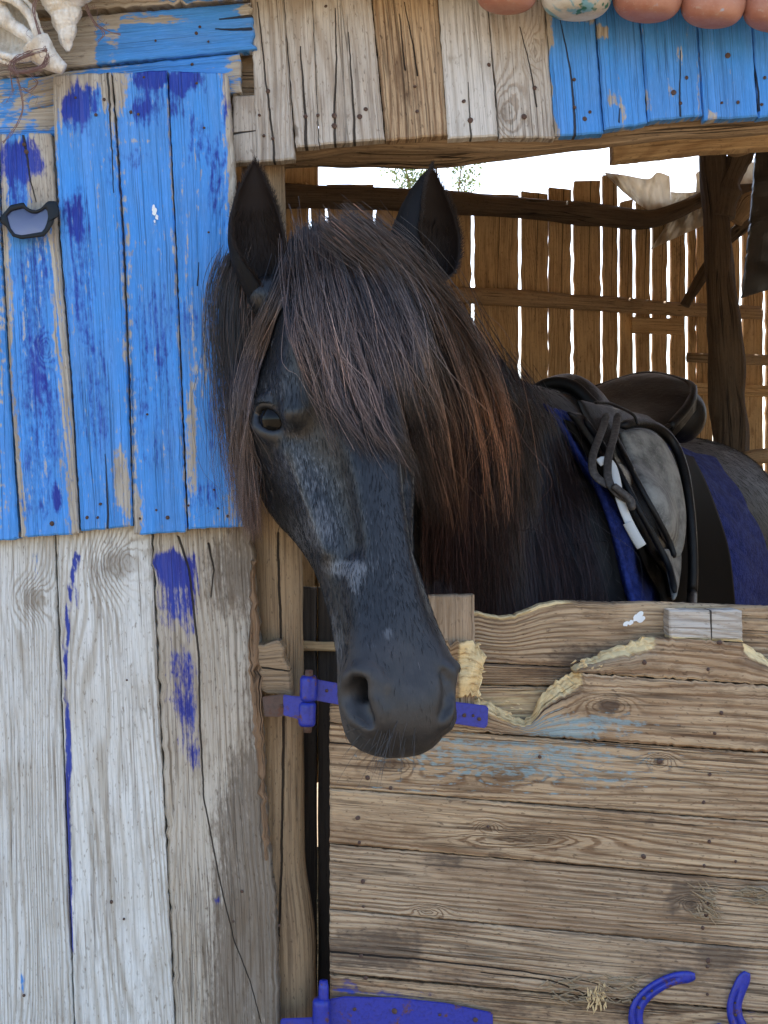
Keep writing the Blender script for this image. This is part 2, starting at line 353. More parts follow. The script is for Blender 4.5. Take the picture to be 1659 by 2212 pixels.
M['nail'] = metal('rusty_nail', (.09, .055, .04), .55, .9, rustcol=(.075, .04, .028))
M['ultra_metal'] = metal('ultramarine_painted_iron', (.014, .028, .32), .42, .42)
M['dark_log'] = wood('dark_bark', (.10, .072, .048), (.065, .045, .03), (.022, .015, .011), ring=1.5, lines=50, ramt=.5, famt=.8, bump=1.2, dirt=.4, dirtcol=(.02, .014, .01), crackle=.9)
M['rust_metal'] = metal('bare_rusty_iron', (.085, .05, .038), .6, .6)

# ------------------------------------------------------------------ ground
k = NT('dry_earth'); g = k.n('TexCoord').outputs['Object']
c = k.mix(k.step(k.noise(g, .7, 6., .6), .35, .65), (.30, .22, .14), (.20, .15, .09)); c = k.mix(k.step(k.noise(g, 30., 4.), .5, .7), c, (.36, .28, .19))
M['earth'] = k.out(k.bsdf(Base_Color=c, Roughness=.95, Normal=k.bump(k.noise(g, 25., 6., .7), .8, .03)).outputs[0])
n_ = 41; gx = np.sign(np.linspace(-1, 1, n_)) * np.abs(np.linspace(-1, 1, n_)) ** 3 * 600
vv = [(x, y, .02 * nz(x * .5, y * .5) if abs(x) < 8 and abs(y) < 8 else 0) for x in gx for y in gx]
tag(link('ground', mesh('ground', vv, grid_faces(n_, n_, flip=True)), M['earth']), 'bare dry earth around and under the stable', None, None, 'structure')

# ------------------------------------------------------------------ nails
def nail_mesh(r, h=.0016):
    v = []; f = []; s = 8
    for q, (rr, hh) in enumerate(((1., 0), (1., .5), (.75, .95))):
        for i in range(s): v.append((r * rr * math.cos(6.2832 * i / s), -h * hh, r * rr * math.sin(6.2832 * i / s)))
    for q in range(2):
        for i in range(s): f.append((q * s + i, q * s + (i + 1) % s, (q + 1) * s + (i + 1) % s, (q + 1) * s + i))
    f.append(tuple(2 * s + i for i in range(s))); me = mesh('nail', v, f); me.materials.append(M['nail'])
    me.polygons.foreach_set('use_smooth', [True] * len(me.polygons)); return me
NAIL = [nail_mesh(.0034), nail_mesh(.0024)]
def nails(parent, pts, d, big=True):
    for (x, y) in pts:
        o = bpy.data.objects.new('nail', NAIL[0 if big else 1]); C.objects.link(o); o.parent = parent; o.matrix_parent_inverse = mpi(parent)
        dd = d(x) if callable(d) else d
        o.location = V3(W(x, y, float(dd) - .0004)); o.rotation_euler = (random.uniform(-.35, .35), random.uniform(0, 3), random.uniform(-.35, .35)); q_ = random.uniform(.6, 1.15); o.scale = (q_, 1, q_ * random.uniform(.8, 1.1))

# ------------------------------------------------------------------ left wall: pale upright boards
D0 = WALL
wall = empty('board_wall', W(250, 3300, D0), 'wall of wide pale whitewashed upright boards below the blue boards, left of the half door', 'wall')
BOT = 3290
st1 = lambda px, py, s, t: .35 * blob(px, py, 60, 1300, 60, 60) + .25
L1 = [(-75, 1100), (-75, BOT)]; L1r = [(113, 1100), (117, 1161), (139, 1728), (158, 2212), (190, BOT)]
p_ = plank('board', wall, L1, L1r, D0, .028, M['white_wood'], paint1=lambda px, py, s, t: .62 * blob(px, py, 49, 2118, 5, 22) + .25 * blob(px, py, 78, 1225, 8, 40), stain=lambda px, py, s, t: .30 * blob(px, py, 60, 1150, 90, 60) + .2 * blob(px, py, 45, 1650, 30, 30), cell=.007, knots=[(72, 1295, 40, 40)])
nails(p_, [(52, 2150)], D0, False)
L2 = [(117, 1100), (121, 1161), (143, 1728), (162, 2212), (194, BOT)]; L2r = [(322, 1100), (325, 1161), (352, 1728), (375, 2212), (410, BOT)]
def ultra_run(px, py, s, t):
    x0 = np.interp(py, [1205, 1240, 1300, 1380, 1480, 1560, 1640, 1720, 2100], [166, 156, 148, 145, 140, 147, 148, 145, 158])
    w0 = np.interp(py, [1195, 1212, 1240, 1300, 1380, 1470, 1530, 1565, 1640, 1730, 2000], [4, 7, 4.5, 3.2, 4., 3.2, 2.6, 5.5, 6.5, 5, 2.5])
    m = 1.25 * np.exp(-((px - x0) / w0) ** 2) * (py > 1198) * (py < 2060); m += .8 * blob(px, py, 182, 1207, 18, 4) + .55 * blob(px, py, 166, 1290, 5, 22)
    return m
p_ = plank('board', wall, L2, L2r, D0 - .003, .03, M['white_wood'], paint2=ultra_run, stain=lambda px, py, s, t: .42 * blob(px, py, 230, 1270, 60, 90) + .3 * blob(px, py, 300, 1550, 50, 40) + .25 * blob(px, py, 260, 1190, 100, 60), cell=.0045, knots=[(258, 1222, 62, 60)])
nails(p_, [(274, 1469), (268, 1985), (241, 1948)], D0 - .003, False)
L3 = [(326, 1100), (329, 1161), (356, 1728), (379, 2212), (414, BOT)]; L3r = [(541, 1100), (545, 1200), (548, 1260), (558, 1357), (562, 1498), (571, 1728), (581, 1850), (592, 1933), (600, 2121), (604, 2212), (650, BOT)]
def p3(px, py, s, t):
    a = 1.05 * blob(px, py, 372, 1225, 42, 32, .35) + .70 * blob(px, py, 385, 1275, 42, 80) + .62 * blob(px, py, 395, 1470, 32, 70, .5) + .5 * blob(px, py, 408, 1580, 22, 60) + .45 * blob(px, py, 418, 1640, 12, 30)
    a += .55 * blob(px, py, 470, 1945, 6, 6) * 1.2
    return np.minimum(a, 1.05) * (px > 332)
def s3(px, py, s, t):
    a = .78 * smooth(px, 400, 550) * (1 - .35 * blob(px, py, 470, 1500, 60, 200)); a += .4 * blob(px, py, 500, 1720, 70, 90) + .5 * blob(px, py, 480, 1250, 50, 90)
    a += .45 * smooth(py, 1700, 1900) * smooth(px, 360, 470)
    return np.clip(a, 0, 1.05) * .9
M['half_white'] = wood('half_bare_board', (.52, .475, .40), (.36, .29, .205), (.12, .09, .06), ring=2.2, lines=85, ramt=.6, famt=.5, bump=.85, dirt=.45, dirtcol=(.080, .052, .031), crackle=.3, contrast=1.2)
p_ = plank('board', wall, L3, L3r, D0 + .002, .034, M['half_white'], paint2=p3, stain=s3, crack=[(385, 1158), (398, 1195), (410, 1240), (430, 1420), (432, 1560), (440, 1720), (470, 1880), (505, 2030), (540, 2120), (566, 2214)], crackb=[(448, 1160), (462, 1230), (455, 1300)], cw=.0014, cell=.006, jit=.003, seedv=11.3)
nails(p_, [(505, 1990), (523, 1925)], D0 + .002, False)
# bark strip along that board's edge
BK = [(531, 1290), (541, 1250), (552, 1330), (560, 1480), (566, 1700), (573, 1860)]
bark = wood('red_brown_bark', (.26, .165, .095), (.17, .105, .06), (.08, .05, .032), ring=1.5, lines=60, ramt=.4, famt=.8, bump=1.2, dirt=.5, crackle=.6)
plank('bark_edge', wall, [(541, 1210), (540, 1330), (536, 1420), (546, 1550), (560, 1700), (571, 1860)], [(547, 1210), (556, 1330), (563, 1420), (566, 1550), (572, 1700), (580, 1860)], D0 - .004, .012, bark, jit=.004, relief=.004)

# ------------------------------------------------------------------ blue boards nailed over the wall
D1 = WALL - .026
blue = empty('blue_board_panel', W(260, 1160, D1), 'panel of upright boards painted patchy sky blue and ultramarine, beside the horse', 'board panel')
wv = lambda px, py, a, b: .12 * np.sin(px * a + py * b)
def edgefade(t, l=.08, r=.08): return smooth(t, -.02, l) * smooth(1 - t, -.02, r)
plank('board', blue, [(-60, 300), (-60, 1174)], [(-6, 300), (1, 518), (20, 830), (40, 1164)], D1 + .004, .02, M['blue_board'], paint1=lambda px, py, s, t: .82 - .25 * (px < 10) * (np.sin(py * .35) > .3), cell=.006)
def b1p1(px, py, s, t): return .72 * edgefade(t, .2, .3) + .12 + wv(px, py, .2, .01) - .85 * blob(px, py, 88, 370, 26, 95) * (py < 480) - .25 * blob(px, py, 95, 480, 30, 60)
def b1p2(px, py, s, t): return .85 * blob(px, py, 45, 345, 48, 42, .4) + .52 * blob(px, py, 30, 400, 30, 60) + .50 * blob(px, py, 72, 650, 32, 180) + .42 * blob(px, py, 90, 950, 40, 200) + .9 * blob(px, py, 124, 1075, 8, 30)
p_ = plank('board', blue, [(-2, 288), (0, 330), (6, 518), (22, 830), (46, 1162)], [(109, 286), (113, 330), (127, 518), (140, 690), (152, 830), (171, 1153)], D1, .022, M['blue_board'], paint1=b1p1, paint2=b1p2, knots=[(98, 755, 16, 30)], stain=lambda px, py, s, t: .3 * blob(px, py, 80, 360, 40, 80), crack=[(50, 292), (58, 330), (64, 380), (78, 440)], cw=.0016, cell=.006)
nails(p_, [(52, 312), (57, 328), (112, 1131)], D1)
def b2p1(px, py, s, t): return .85 - .75 * smooth(px, 170, 122) * smooth(-py, -330, -180) - .6 * blob(px, py, 190, 165, 90, 28) - .5 * blob(px, py, 232, 210, 12, 60) - .45 * blob(px, py, 262, 1040, 22, 75) - .2 * smooth(1 - t, .12, 0) - .3 * smooth(t, .1, 0) * (py < 500)
def b2p2(px, py, s, t): return .85 * blob(px, py, 170, 215, 45, 38, .35) * (px > 138) + .52 * blob(px, py, 160, 255, 28, 40) + .58 * blob(px, py, 158, 465, 22, 45) + .42 * blob(px, py, 175, 580, 30, 140) + .36 * blob(px, py, 205, 850, 40, 150) + .3 * blob(px, py, 240, 350, 12, 60)
p_ = plank('board', blue, [(113, 162), (117, 290), (131, 518), (145, 690), (156, 830), (175, 1147)], [(239, 156), (246, 260), (263, 518), (275, 830), (286, 1136)], D1 - .004, .022, M['blue_board'], paint1=b2p1, paint2=b2p2, crack=[(233, 156), (238, 260), (243, 350), (246, 420)], crackb=[(232, 1142), (234, 1108), (230, 1050), (228, 980)], cw=.0013, cell=.006)
nails(p_, [(163, 211), (207, 248), (225, 215), (217, 1089), (188, 1118), (211, 1118)], D1 - .004, False)
def b3p1(px, py, s, t):
    bands = .0
    for y_, a_ in ((185, .5), (205, .35), (232, .35), (265, .3), (305, .5), (318, .35), (372, .5), (435, .3), (486, .35), (525, .3)): bands = bands + .55 * a_ * np.exp(-((py - y_ - (px - 300) * -.02) / 2.6) ** 2) * (px < 335 + 30 * np.sin(y_))
    return .88 - bands - .55 * blob(px, py, 258, 170, 26, 60) - .35 * smooth(t, .22, .02) * (.4 + .6 * (np.sin(py * .21) > -.2)) - .35 * smooth(1 - t, .07, 0) - .55 * blob(px, py, 292, 1120, 14, 45)
def b3p2(px, py, s, t): return .85 * blob(px, py, 322, 160, 38, 26, .3) + .6 * blob(px, py, 340, 172, 18, 18) + .48 * blob(px, py, 320, 215, 34, 24) + .42 * blob(px, py, 310, 250, 40, 24) + .40 * blob(px, py, 298, 335, 26, 22) + .36 * blob(px, py, 330, 700, 40, 90) + .28 * blob(px, py, 330, 900, 50, 120)
b3 = plank('board', blue, [(242, 157), (252, 260), (269, 518), (281, 830), (289, 1156)], [(360, 151), (365, 260), (378, 518), (390, 830), (403, 1149)], D1 - .001, .022, M['blue_board'], paint1=b3p1, paint2=b3p2, cell=.005)
nails(b3, [(311, 167), (283, 242), (299, 247), (338, 1102), (302, 1120), (362, 1118), (318, 895)], D1 - .001, False)
def b4p1(px, py, s, t): return .88 - .8 * smooth(t, .86, .95) * (py < 640) - .3 * smooth(t, .9, 1) - .45 * blob(px, py, 412, 960, 12, 120) - .35 * blob(px, py, 440, 760, 6, 120) - .3 * blob(px, py, 425, 700, 4, 140) - .3 * blob(px, py, 500, 1100, 30, 40) - .25 * np.exp(-((px - 405 - (py - 500) * .03) / 4) ** 2)
def b4p2(px, py, s, t): return .9 * blob(px, py, 395, 175, 45, 24, .35) + .62 * blob(px, py, 378, 215, 16, 45) + .45 * blob(px, py, 425, 300, 22, 60) + .45 * blob(px, py, 470, 380, 22, 90) + .42 * blob(px, py, 405, 690, 26, 40) + .42 * blob(px, py, 440, 1070, 40, 40) + .35 * blob(px, py, 470, 900, 28, 100) + .4 * blob(px, py, 490, 220, 10, 60)
p_ = plank('board', blue, [(364, 152), (368, 260), (381, 518), (394, 830), (407, 1143)], [(490, 157), (498, 260), (506, 365), (509, 600), (517, 830), (527, 1138)], D1 - .003, .022, M['blue_board'], paint1=b4p1, paint2=b4p2, cell=.006, crack=[(427, 620), (430, 560)], cw=.0008)
nails(p_, [(425, 180), (441, 276), (451, 502), (470, 657), (407, 1092), (471, 1098), (462, 1058), (492, 1115)], D1 - .003, False)
# a chip of white paint on the third board
wp = NT('white_paint_flake'); M['white_flake'] = wp.out(wp.bsdf(Base_Color=(.75, .78, .78), Roughness=.5).outputs[0])
def flake(parent, line, w, d, seed):
    """ragged smear of white paint along a pixel line"""
    S_ = polyl(line, 15); T_ = np.gradient(S_, axis=0); T_ /= np.linalg.norm(T_, axis=1)[:, None]; N_ = np.stack([-T_[:, 1], T_[:, 0]], -1); bits = []
    for q in range(9):
        i0 = random.randint(0, 11); c_ = S_[i0] + N_[i0] * random.uniform(-.7, .7) * w; r_ = w * random.uniform(.18, .55); m = 11
        P_ = [c_ + (T_[i0] * math.cos(a) * 1.7 + N_[i0] * math.sin(a)) * r_ * (1 + .6 * nz(seed + q, a * 2.)) for a in np.linspace(0, 6.283, m, endpoint=False)]; P_ = np.array(P_)
        f1 = W(P_[:, 0], P_[:, 1], d - .0016 - .0001 * q); f2 = W(P_[:, 0], P_[:, 1], d + .001); bits.append((np.vstack([f1, f2]), [tuple(range(m))] + [(i, i + m, (i + 1) % m + m, (i + 1) % m) for i in range(m)]))
    link('paint_flake', mesh('flake', *join_parts(bits)), M['white_flake'], parent)
flake(b3, [(335, 446), (338, 486)], 8, D1 - .001, 3)
# cross boards behind and above the blue boards
cross = empty('cross_boards', W(260, 150, WALL - .01), 'slanting cross boards with a jagged broken end, blue over bare wood, behind the hanging shells', 'boards')
D2 = WALL - .004
def h1p(px, py, s, t): return 1.0 * smooth(px, 196, 215) * (1 - .5 * smooth(px, 262, 250) * smooth(px, 200, 262)) - .7 * blob(px, py, 300, 40, 110, 14) - .5 * blob(px, py, 530, 18, 26, 22) - .2 * smooth(px, 505, 540) + .05 - .25 * blob(px, py, 240, 70, 30, 26)
p_ = plank('board', cross, [(-60, 62), (80, 45), (197, 33), (541, 5)], [(-60, 172), (135, 146), (280, 132), (551, 104)], D2 - .006, .022, M['blue_board'], paint1=h1p, crack=[(545, 62), (510, 64), (463, 62)], cw=.0020, crackb=[(545, 34), (515, 38), (470, 42)], endjit=.006, stain=lambda px, py, s, t: .25 * (px < 200) + 0 * px, cell=.006)
nails(p_, [(424, 72), (432, 58), (336, 88), (450, 90)], D2 - .006, False)
def h2p(px, py, s, t): return .9 - .55 * smooth(px, 470, 512) - .35 * blob(px, py, 230, 150, 90, 8) - .5 * smooth(px, 200, 130)
p_ = plank('board', cross, [(60, 172), (135, 154), (280, 139), (516, 114)], [(60, 235), (135, 225), (280, 214), (521, 199)], D2, .02, M['blue_board'], paint1=h2p, cell=.007, endjit=.004)
nails(p_, [(415, 139)], D2, False)
plank('board', cross, [(-60, 170), (122, 163)], [(-60, 300), (122, 292)], D2 + .003, .02, M['blue_board'], paint1=lambda px, py, s, t: .62 + .25 * np.sin(px * .11 + py * .07) * np.sin(py * .05) - .5 * blob(px, py, 100, 250, 36, 20), stain=lambda px, py, s, t: .3 * blob(px, py, 105, 265, 20, 30), cell=.006)
plank('board', cross, [(-60, -60), (200, -60), (560, -60)], [(-60, 26), (200, 18), (330, 10), (560, -6)], D2 - .002, .026, M['grey_wood'], paint1=lambda px, py, s, t: .8 * blob(px, py, 430, -8, 90, 14), jit=.003)

# ------------------------------------------------------------------ boards over the opening
fascia = empty('header_boards', W(1080, 290, WALL), 'row of upright boards above the opening, bare grey ones then bright blue ones', 'board panel')
DF = WALL - .002
plank('board', fascia, [(502, 205), (502, 352)], [(553, 205), (557, 346)], DF + .004, .02, M['grey_wood'], crack=[(500, 290), (528, 285), (555, 282)], cw=.0014)
def FB(lt, lb, rt, rb, yl, yr, dd, **kw):
    """board from its left edge (top x, bottom x) and right edge"""
    m = kw.pop('mat', 'grey_wood')
    return plank('board', fascia, [(lt - (lb - lt) * .25, -75), (lt, 0), (lb, yl)], [(rt - (rb - rt) * .25, -75), (rt, 0), (rb, yr)], dd, kw.pop('th', .02), M[m], **kw)
p_ = FB(541, 555, 613, 638, 349, 344, DF + .001, crack=[(592, 347), (590, 300), (575, 180), (556, 0)], cw=.0013); nails(p_, [(560, 249), (579, 197), (570, 293), (589, 299)], DF + .001)
p_ = FB(614, 639, 674, 688, 318, 314, DF - .003, crack=[(661, 322), (660, 252), (655, 190), (648, 90)], cw=.0020, stain=lambda px, py, s, t: .9 * blob(px, py, 641, 281, 9, 15, .3)); nails(p_, [(660, 251)], DF - .003)
p_ = FB(675, 690, 802, 831, 313, 300, DF - .002, crack=[(724, 320), (722, 250), (727, 140), (724, 20)], crackb=[(766, 306), (764, 240), (752, 60)], cw=.0015); nails(p_, [(722, 250), (722, 272), (777, 252), (687, 249), (790, 236), (704, 14)], DF - .002)
p_ = FB(804, 834, 946, 967, 303, 292, DF + .002, mat='door_wood', crack=[(902, 170), (895, 110), (872, 0)], crackb=[(876, 160), (862, 20)], cw=.0010, stain=.1); nails(p_, [(896, 187), (901, 241)], DF + .002)
M['pale_wood'] = wood('pale_smooth_board', (.60, .58, .54), (.47, .44, .39), (.22, .19, .15), ring=1.2, lines=70, ramt=.45, famt=.35, bump=.5, dirt=.3, dirtcol=(.22, .18, .13), crackle=.3)
p_ = FB(947, 968, 1052, 1076, 299, 294, DF, mat='pale_wood', crack=[(1018, 300), (1015, 262), (1011, 170)], cw=.0012, stain=lambda px, py, s, t: .7 * blob(px, py, 976, 126, 16, 14)); nails(p_, [(1016, 260), (1002, 219), (1056, 140)], DF)
p_ = FB(1054, 1078, 1176, 1199, 298, 297, DF + .002, stain=lambda px, py, s, t: .45 * blob(px, py, 1090, 240, 26, 45), crack=[(1160, 230), (1140, 120), (1120, 50)], cw=.0009, mat='grey_wood', seedv=4.47, knots=[(1092, 240, 34, 60), (1150, 110, 16, 40)]); nails(p_, [(1132, 252), (1155, 190)], DF + .002)
edgeblue = lambda x0: (lambda px, py, s, t: 1.1 * smooth(px + 4 * np.sin(py * .06), x0(py) - 6, x0(py) + 8) * smooth(py + (1290 - px) * .18, 30, 70))
p_ = FB(1178, 1200, 1282, 1304, 294, 288, DF - .001, mat='blue_board', paint1=edgeblue(lambda py: 1188 + 14 * smooth(py, 150, 300)), crack=[(1242, 294), (1240, 230), (1232, 150), (1210, 40)], cw=.0016, stain=lambda px, py, s, t: .9 * blob(px, py, 1222, 234, 5, 10)); nails(p_, [(1240, 172), (1241, 232), (1263, 257), (1274, 242)], DF - .001)
p_ = FB(1285, 1306, 1379, 1398, 279, 267, DF - .003, mat='blue_board', paint1=lambda px, py, s, t: .95 - .8 * blob(px, py, 1298, 70, 16, 18) - .6 * blob(px, py, 1322, 212, 14, 16) - .5 * blob(px, py, 1345, 250, 8, 26), crack=[(1337, 270), (1339, 225)], cw=.001)
p_ = FB(1381, 1400, 1504, 1520, 262, 249, DF - .002, mat='blue_board', paint1=lambda px, py, s, t: .92 - .6 * blob(px, py, 1398, 215, 8, 30) - .5 * blob(px, py, 1470, 120, 5, 20) - .5 * blob(px, py, 1452, 190, 5, 12) - .4 * smooth(1 - t, .06, 0), crack=[(1470, 252), (1468, 222), (1470, 100)], cw=.0011); nails(p_, [(1470, 223), (1455, 200), (1483, 168)], DF - .002)
p_ = FB(1506, 1523, 1620, 1637, 259, 252, DF - .007, mat='blue_board', paint1=lambda px, py, s, t: .92 - .7 * blob(px, py, 1536, 252, 6, 10)); nails(p_, [(1559, 222), (1594, 221), (1572, 120)], DF - .007)
p_ = FB(1622, 1639, 1745, 1760, 253, 247, DF - .004, mat='blue_board', paint1=.92, crack=[(1640, 240), (1638, 200), (1628, 120)], cw=.0014); nails(p_, [(1645, 226), (1652, 168)], DF - .004)

plank('backing_board', fascia, [(470, -80), (1800, -80)], [(470, 262), (1080, 262), (1800, 220)], WALL + .024, .02, M['log'], cell=.03)  # added behind the header boards to stop light leaking between them
plank('backing_board', fascia, [(470, 200), (640, 200)], [(470, 352), (612, 350), (640, 312)], WALL + .022, .02, M['log'], cell=.03)
lin = empty('lintel_log', W(1150, 310, WALL + .03), 'crooked debarked log lying across the top of the opening', 'beam')
link('log', log_mesh('log', W(np.array([480, 640, 775, 960, 1123, 1236, 1400, 1560, 1800]), np.array([325, 318, 300, 298, 301, 294, 279, 268, 250]), WALL + .045), [.018, .019, .018, .019, .018, .0175, .0175, .018, .02], 16, .10, .10, 90), M['log'], lin)
beam2 = empty('roof_beam', W(900, 330, WALL + .25), 'rough split beam just behind the lintel log', 'beam')
link('timber', log_mesh('timber', W(np.array([480, 700, 934, 1123, 1300, 1500, 1800]), np.array([318, 322, 322, 304, 282, 262, 235]), WALL + .16), [.025, .027, .028, .024, .023, .024, .025], 14, .15, .12, 70), M['log'], beam2)
beam3 = empty('rafter_beam', W(1430, 330, 2.2), 'short squared beam with a sawn end under the roof', 'beam')
plank('timber', beam3, [(1323, 300), (1420, 290), (1520, 282), (1760, 262)], [(1323, 348), (1420, 338), (1520, 326), (1760, 312)], 2.15, .03, M['inner_wood'])

# ------------------------------------------------------------------ door post
post = empty('door_post', W(600, 3290, WALL + .05), 'rounded worn post with a deep crack between the pale wall and the half door', 'post')
PY = np.array([300, 480, 800, 1250, 1480, 1700, 1880, 1925, 1965, 2000, 2100, 2212, 2600, 3290.])
PR = np.array([614, 617, 634, 655, 656, 657, 659, 667, 679, 681, 682, 684, 690, 700.]); PL = np.interp(PY, [300, 1250, 2212, 3290], [520, 540, 572, 590])
S = np.stack([(PL + PR) / 2, PY], -1); n_ = 110; yy = np.linspace(300, 3290, n_)
cx_ = np.interp(yy, PY, (PL + PR) / 2); rr = np.interp(yy, PY, (PR - PL) / 2) / F_PX * (WALL + .06); ker = np.ones(5) / 5
cx_ = np.convolve(np.pad(cx_, 2, 'edge'), ker, 'valid'); rr = np.convolve(np.pad(rr, 2, 'edge'), ker, 'valid')
v, f = tube(W(cx_, yy, WALL + .062), rr, 18, flat=.85, upv=(0, 1, 0), bumps=.04, seed=3.)
me = mesh('post', v, f); uv = [(yy[i] * .00062, .24 * (kk if kk <= 9 else 18 - kk) / 18 + 3) for i in range(n_) for kk in range(18)]; set_uv(me, uv)
vx = np.array(v); ppx = vx[:, 0] / (vx[:, 1] + WALL) * F_PX + CX; ppy = CY - (vx[:, 2] - CAM_H) / (vx[:, 1] + WALL) * F_PX
sdv = crack_field(ppx, ppy, [(600, 1150), (604, 1300), (612, 1480), (612, 1640), (607, 1900), (603, 2010)], .0006); set_attr(me, 'crack', sdv); set_attr(me, 'crack_w', np.where(vx[:, 1] < .06, .0014, -1.))
seedless(me); p_ = link('post_shaft', me, M['post_wood'], post, True); nails(p_, [(603, 1999)], WALL + .008, False)
plank('block', post, [(556, 1392), (610, 1384)], [(558, 1500), (634, 1502)], WALL - .002, .035, M['log'], crack=[(560, 1442), (600, 1446), (634, 1452)], cw=.0012, jit=.004, endjit=.006, relief=.005)
# ------------------------------------------------------------------ half door
DD = WALL
door = empty('half_door', W(1180, 3000, DD), 'weathered brown half door of level boards with a splintered chewed top edge', 'door')
X0, X1 = 712, 1800
ln = lambda y0, y1: (lambda x: y0 + (np.asarray(x, float) - 712) * (y1 - y0) / (1659 - 712))
E1, E2, E3, E4, E5 = ln(1562, 1627), ln(1703, 1777), ln(1823, 1905), ln(1965, 2053), ln(2104, 2188)
def edge(fn, off=0, xs=(712, 900, 1100, 1300, 1500, 1659, 1800)): return [(x, float(fn(x)) + off) for x in xs]
def dn(name, A, B, d, **kw): return plank(name, door, A, B, d, kw.pop('th', .026), kw.pop('mat', M['door_wood']), **kw)
# top broken board
t0 = [(1240, 1446), (1255, 1438), (1300, 1415), (1330, 1404), (1360, 1396), (1395, 1384), (1425, 1379), (1500, 1382), (1560, 1386), (1610, 1391), (1640, 1405), (1675, 1428), (1720, 1440), (1800, 1445)]
l01 = ln(1421, 1480)
chew0 = lambda px, py, t: (1 - smooth(t, .0, .55)) * (smooth(px, 1440, 1380) + smooth(px, 1595, 1625))
t0 = jag(t0, 1238, 1430, 3.); t0 = jag(t0, 1600, 1800, 3.)
o = dn('board', t0, edge(l01, -1, (1240, 1300, 1400, 1500, 1600, 1659, 1800)), DD, chew=chew0, raw=lambda px, py, s, t: (1.2 * (1 - smooth(t, .05, .55)) * (smooth(px, 1440, 1390) + smooth(px, 1595, 1630)) + .5 * (1 - smooth(px, 1242, 1262))), cell=.005, jit=.002)
nails(o, [(1530, 1446), (1392, 1431)], DD); nails(o, [(1554, 1388)], DD)
t1 = [(712, 1519), (850, 1520), (985, 1502), (1020, 1510), (1060, 1522), (1085, 1538), (1108, 1553), (1135, 1560), (1152, 1552), (1163, 1531), (1172, 1512), (1190, 1494), (1225, 1464), (1246, 1454), (1300, 1459), (1400, 1466), (1659, 1482), (1800, 1491)]
t1 = jag(t1, 980, 1250, 4.)
def chew1(px, py, t): return (1 - smooth(t, .0, .33)) * (smooth(px, 960, 990) * smooth(-px, -1262, -1240))
def raw1(px, py, s, t): return 1.25 * (1 - smooth(t, .10, np.where(px < 1150, .52, .34))) * smooth(px, 940, 985) * smooth(-px, -1275, -1235)
def pb1(px, py, s, t): return .46 * blob(px, py, 1215, 1575, 120, 36, .8) + .30 * blob(px, py, 1330, 1562, 150, 26, .8)
o = dn('board', t1, edge(E1, -1.5, (712, 850, 985, 1108, 1163, 1246, 1300, 1400, 1659, 1800)), DD - .002, knots=[(1316, 1522, 46, 20)], chew=chew1, raw=raw1, paint1=pb1, stain=lambda px, py, s, t: .85 * blob(px, py, 1316, 1522, 28, 18) + .35 * blob(px, py, 1290, 1475, 40, 20), cell=.0045, jit=.002)
nails(o, [(1558, 1540), (1544, 1584)], DD - .002)
def pb2(px, py, s, t): return .50 * blob(px, py, 1140, 1645, 280, 62, .9) + .12 * blob(px, py, 960, 1610, 140, 40) + .10 * blob(px, py, 1180, 1630, 100, 30)
o = dn('board', edge(E1, 1.5), edge(E2, -1.5), DD, knots=[(1110, 1668, 110, 26), (1424, 1644, 26, 14), (1166, 1634, 20, 9), (840, 1650, 60, 26)], paint1=pb2, stain=lambda px, py, s, t: .8 * blob(px, py, 1424, 1644, 14, 10) + .25 * smooth(px, 1500, 1659) * .8, crack=[(712, 1604), (820, 1612), (900, 1618)], cw=.0007, cell=.005)
nails(o, [(794, 1680), (1425, 1645), (1533, 1673), (1520, 1733), (1166, 1635), (844, 1702)], DD)
o = dn('board', edge(E2, 1.5), edge(E3, -1.5), DD - .003, knots=[(1054, 1788, 24, 12), (1130, 1812, 150, 16)], stain=lambda px, py, s, t: .8 * blob(px, py, 1072, 1848, 24, 12) + .5 * blob(px, py, 1405, 1775, 18, 10) + .4 * blob(px, py, 1560, 1820, 60, 30) + .35 * blob(px, py, 735, 1785, 40, 12), cell=.006)
nails(o, [(773, 1767), (776, 1820), (1054, 1786), (1532, 1818), (1521, 1870), (1589, 1861), (1390, 1850)], DD - .003)
o = dn('board', edge(E3, 1.5), edge(E4, -1.5), DD - .001, mat=M['door_straight'], knots=[(925, 1968, 30, 10), (1495, 1950, 24, 16)], stain=lambda px, py, s, t: .75 * blob(px, py, 1480, 1940, 45, 38) + .55 * blob(px, py, 1350, 1920, 70, 30) + .4 * blob(px, py, 780, 1850, 60, 30) + .5 * blob(px, py, 950, 1860, 50, 20) + .5 * blob(px, py, 1630, 1930, 20, 30), cell=.006)
nails(o, [(784, 1904), (785, 1958), (1529, 1951), (1525, 1976), (1518, 2004)], DD - .001)
o = dn('board', edge(E4, 1.5), edge(E5, -2), DD - .003, mat=M['door_straight'], stain=lambda px, py, s, t: .5 * blob(px, py, 800, 2050, 110, 50) + .45 * blob(px, py, 1560, 2060, 60, 25) + .3, crack=[(712, 2056), (900, 2072), (1080, 2092), (1260, 2118), (1330, 2135)], cw=.0012, crackb=[(1400, 2180), (1300, 2160), (1190, 2118), (1040, 2100)], cell=.006)
nails(o, [(780, 2065), (790, 2112), (1528, 2088), (1528, 2148), (1530, 2075)], DD - .003)
o = dn('board', edge(E5, 3), edge(ln(2290, 2370)), DD, paint2=lambda px, py, s, t: .45 * blob(px, py, 830, 2146, 110, 8) + .42 * blob(px, py, 745, 2132, 26, 16) + .5 * blob(px, py, 1625, 2155, 14, 40), stain=.35, cell=.006)
for q in range(5):
    dn('board', edge(ln(2293 + q * 150, 2373 + q * 150)), edge(ln(2440 + q * 150, 2520 + q * 150)), DD - .002 * (q % 2), stain=.3, cell=.02)
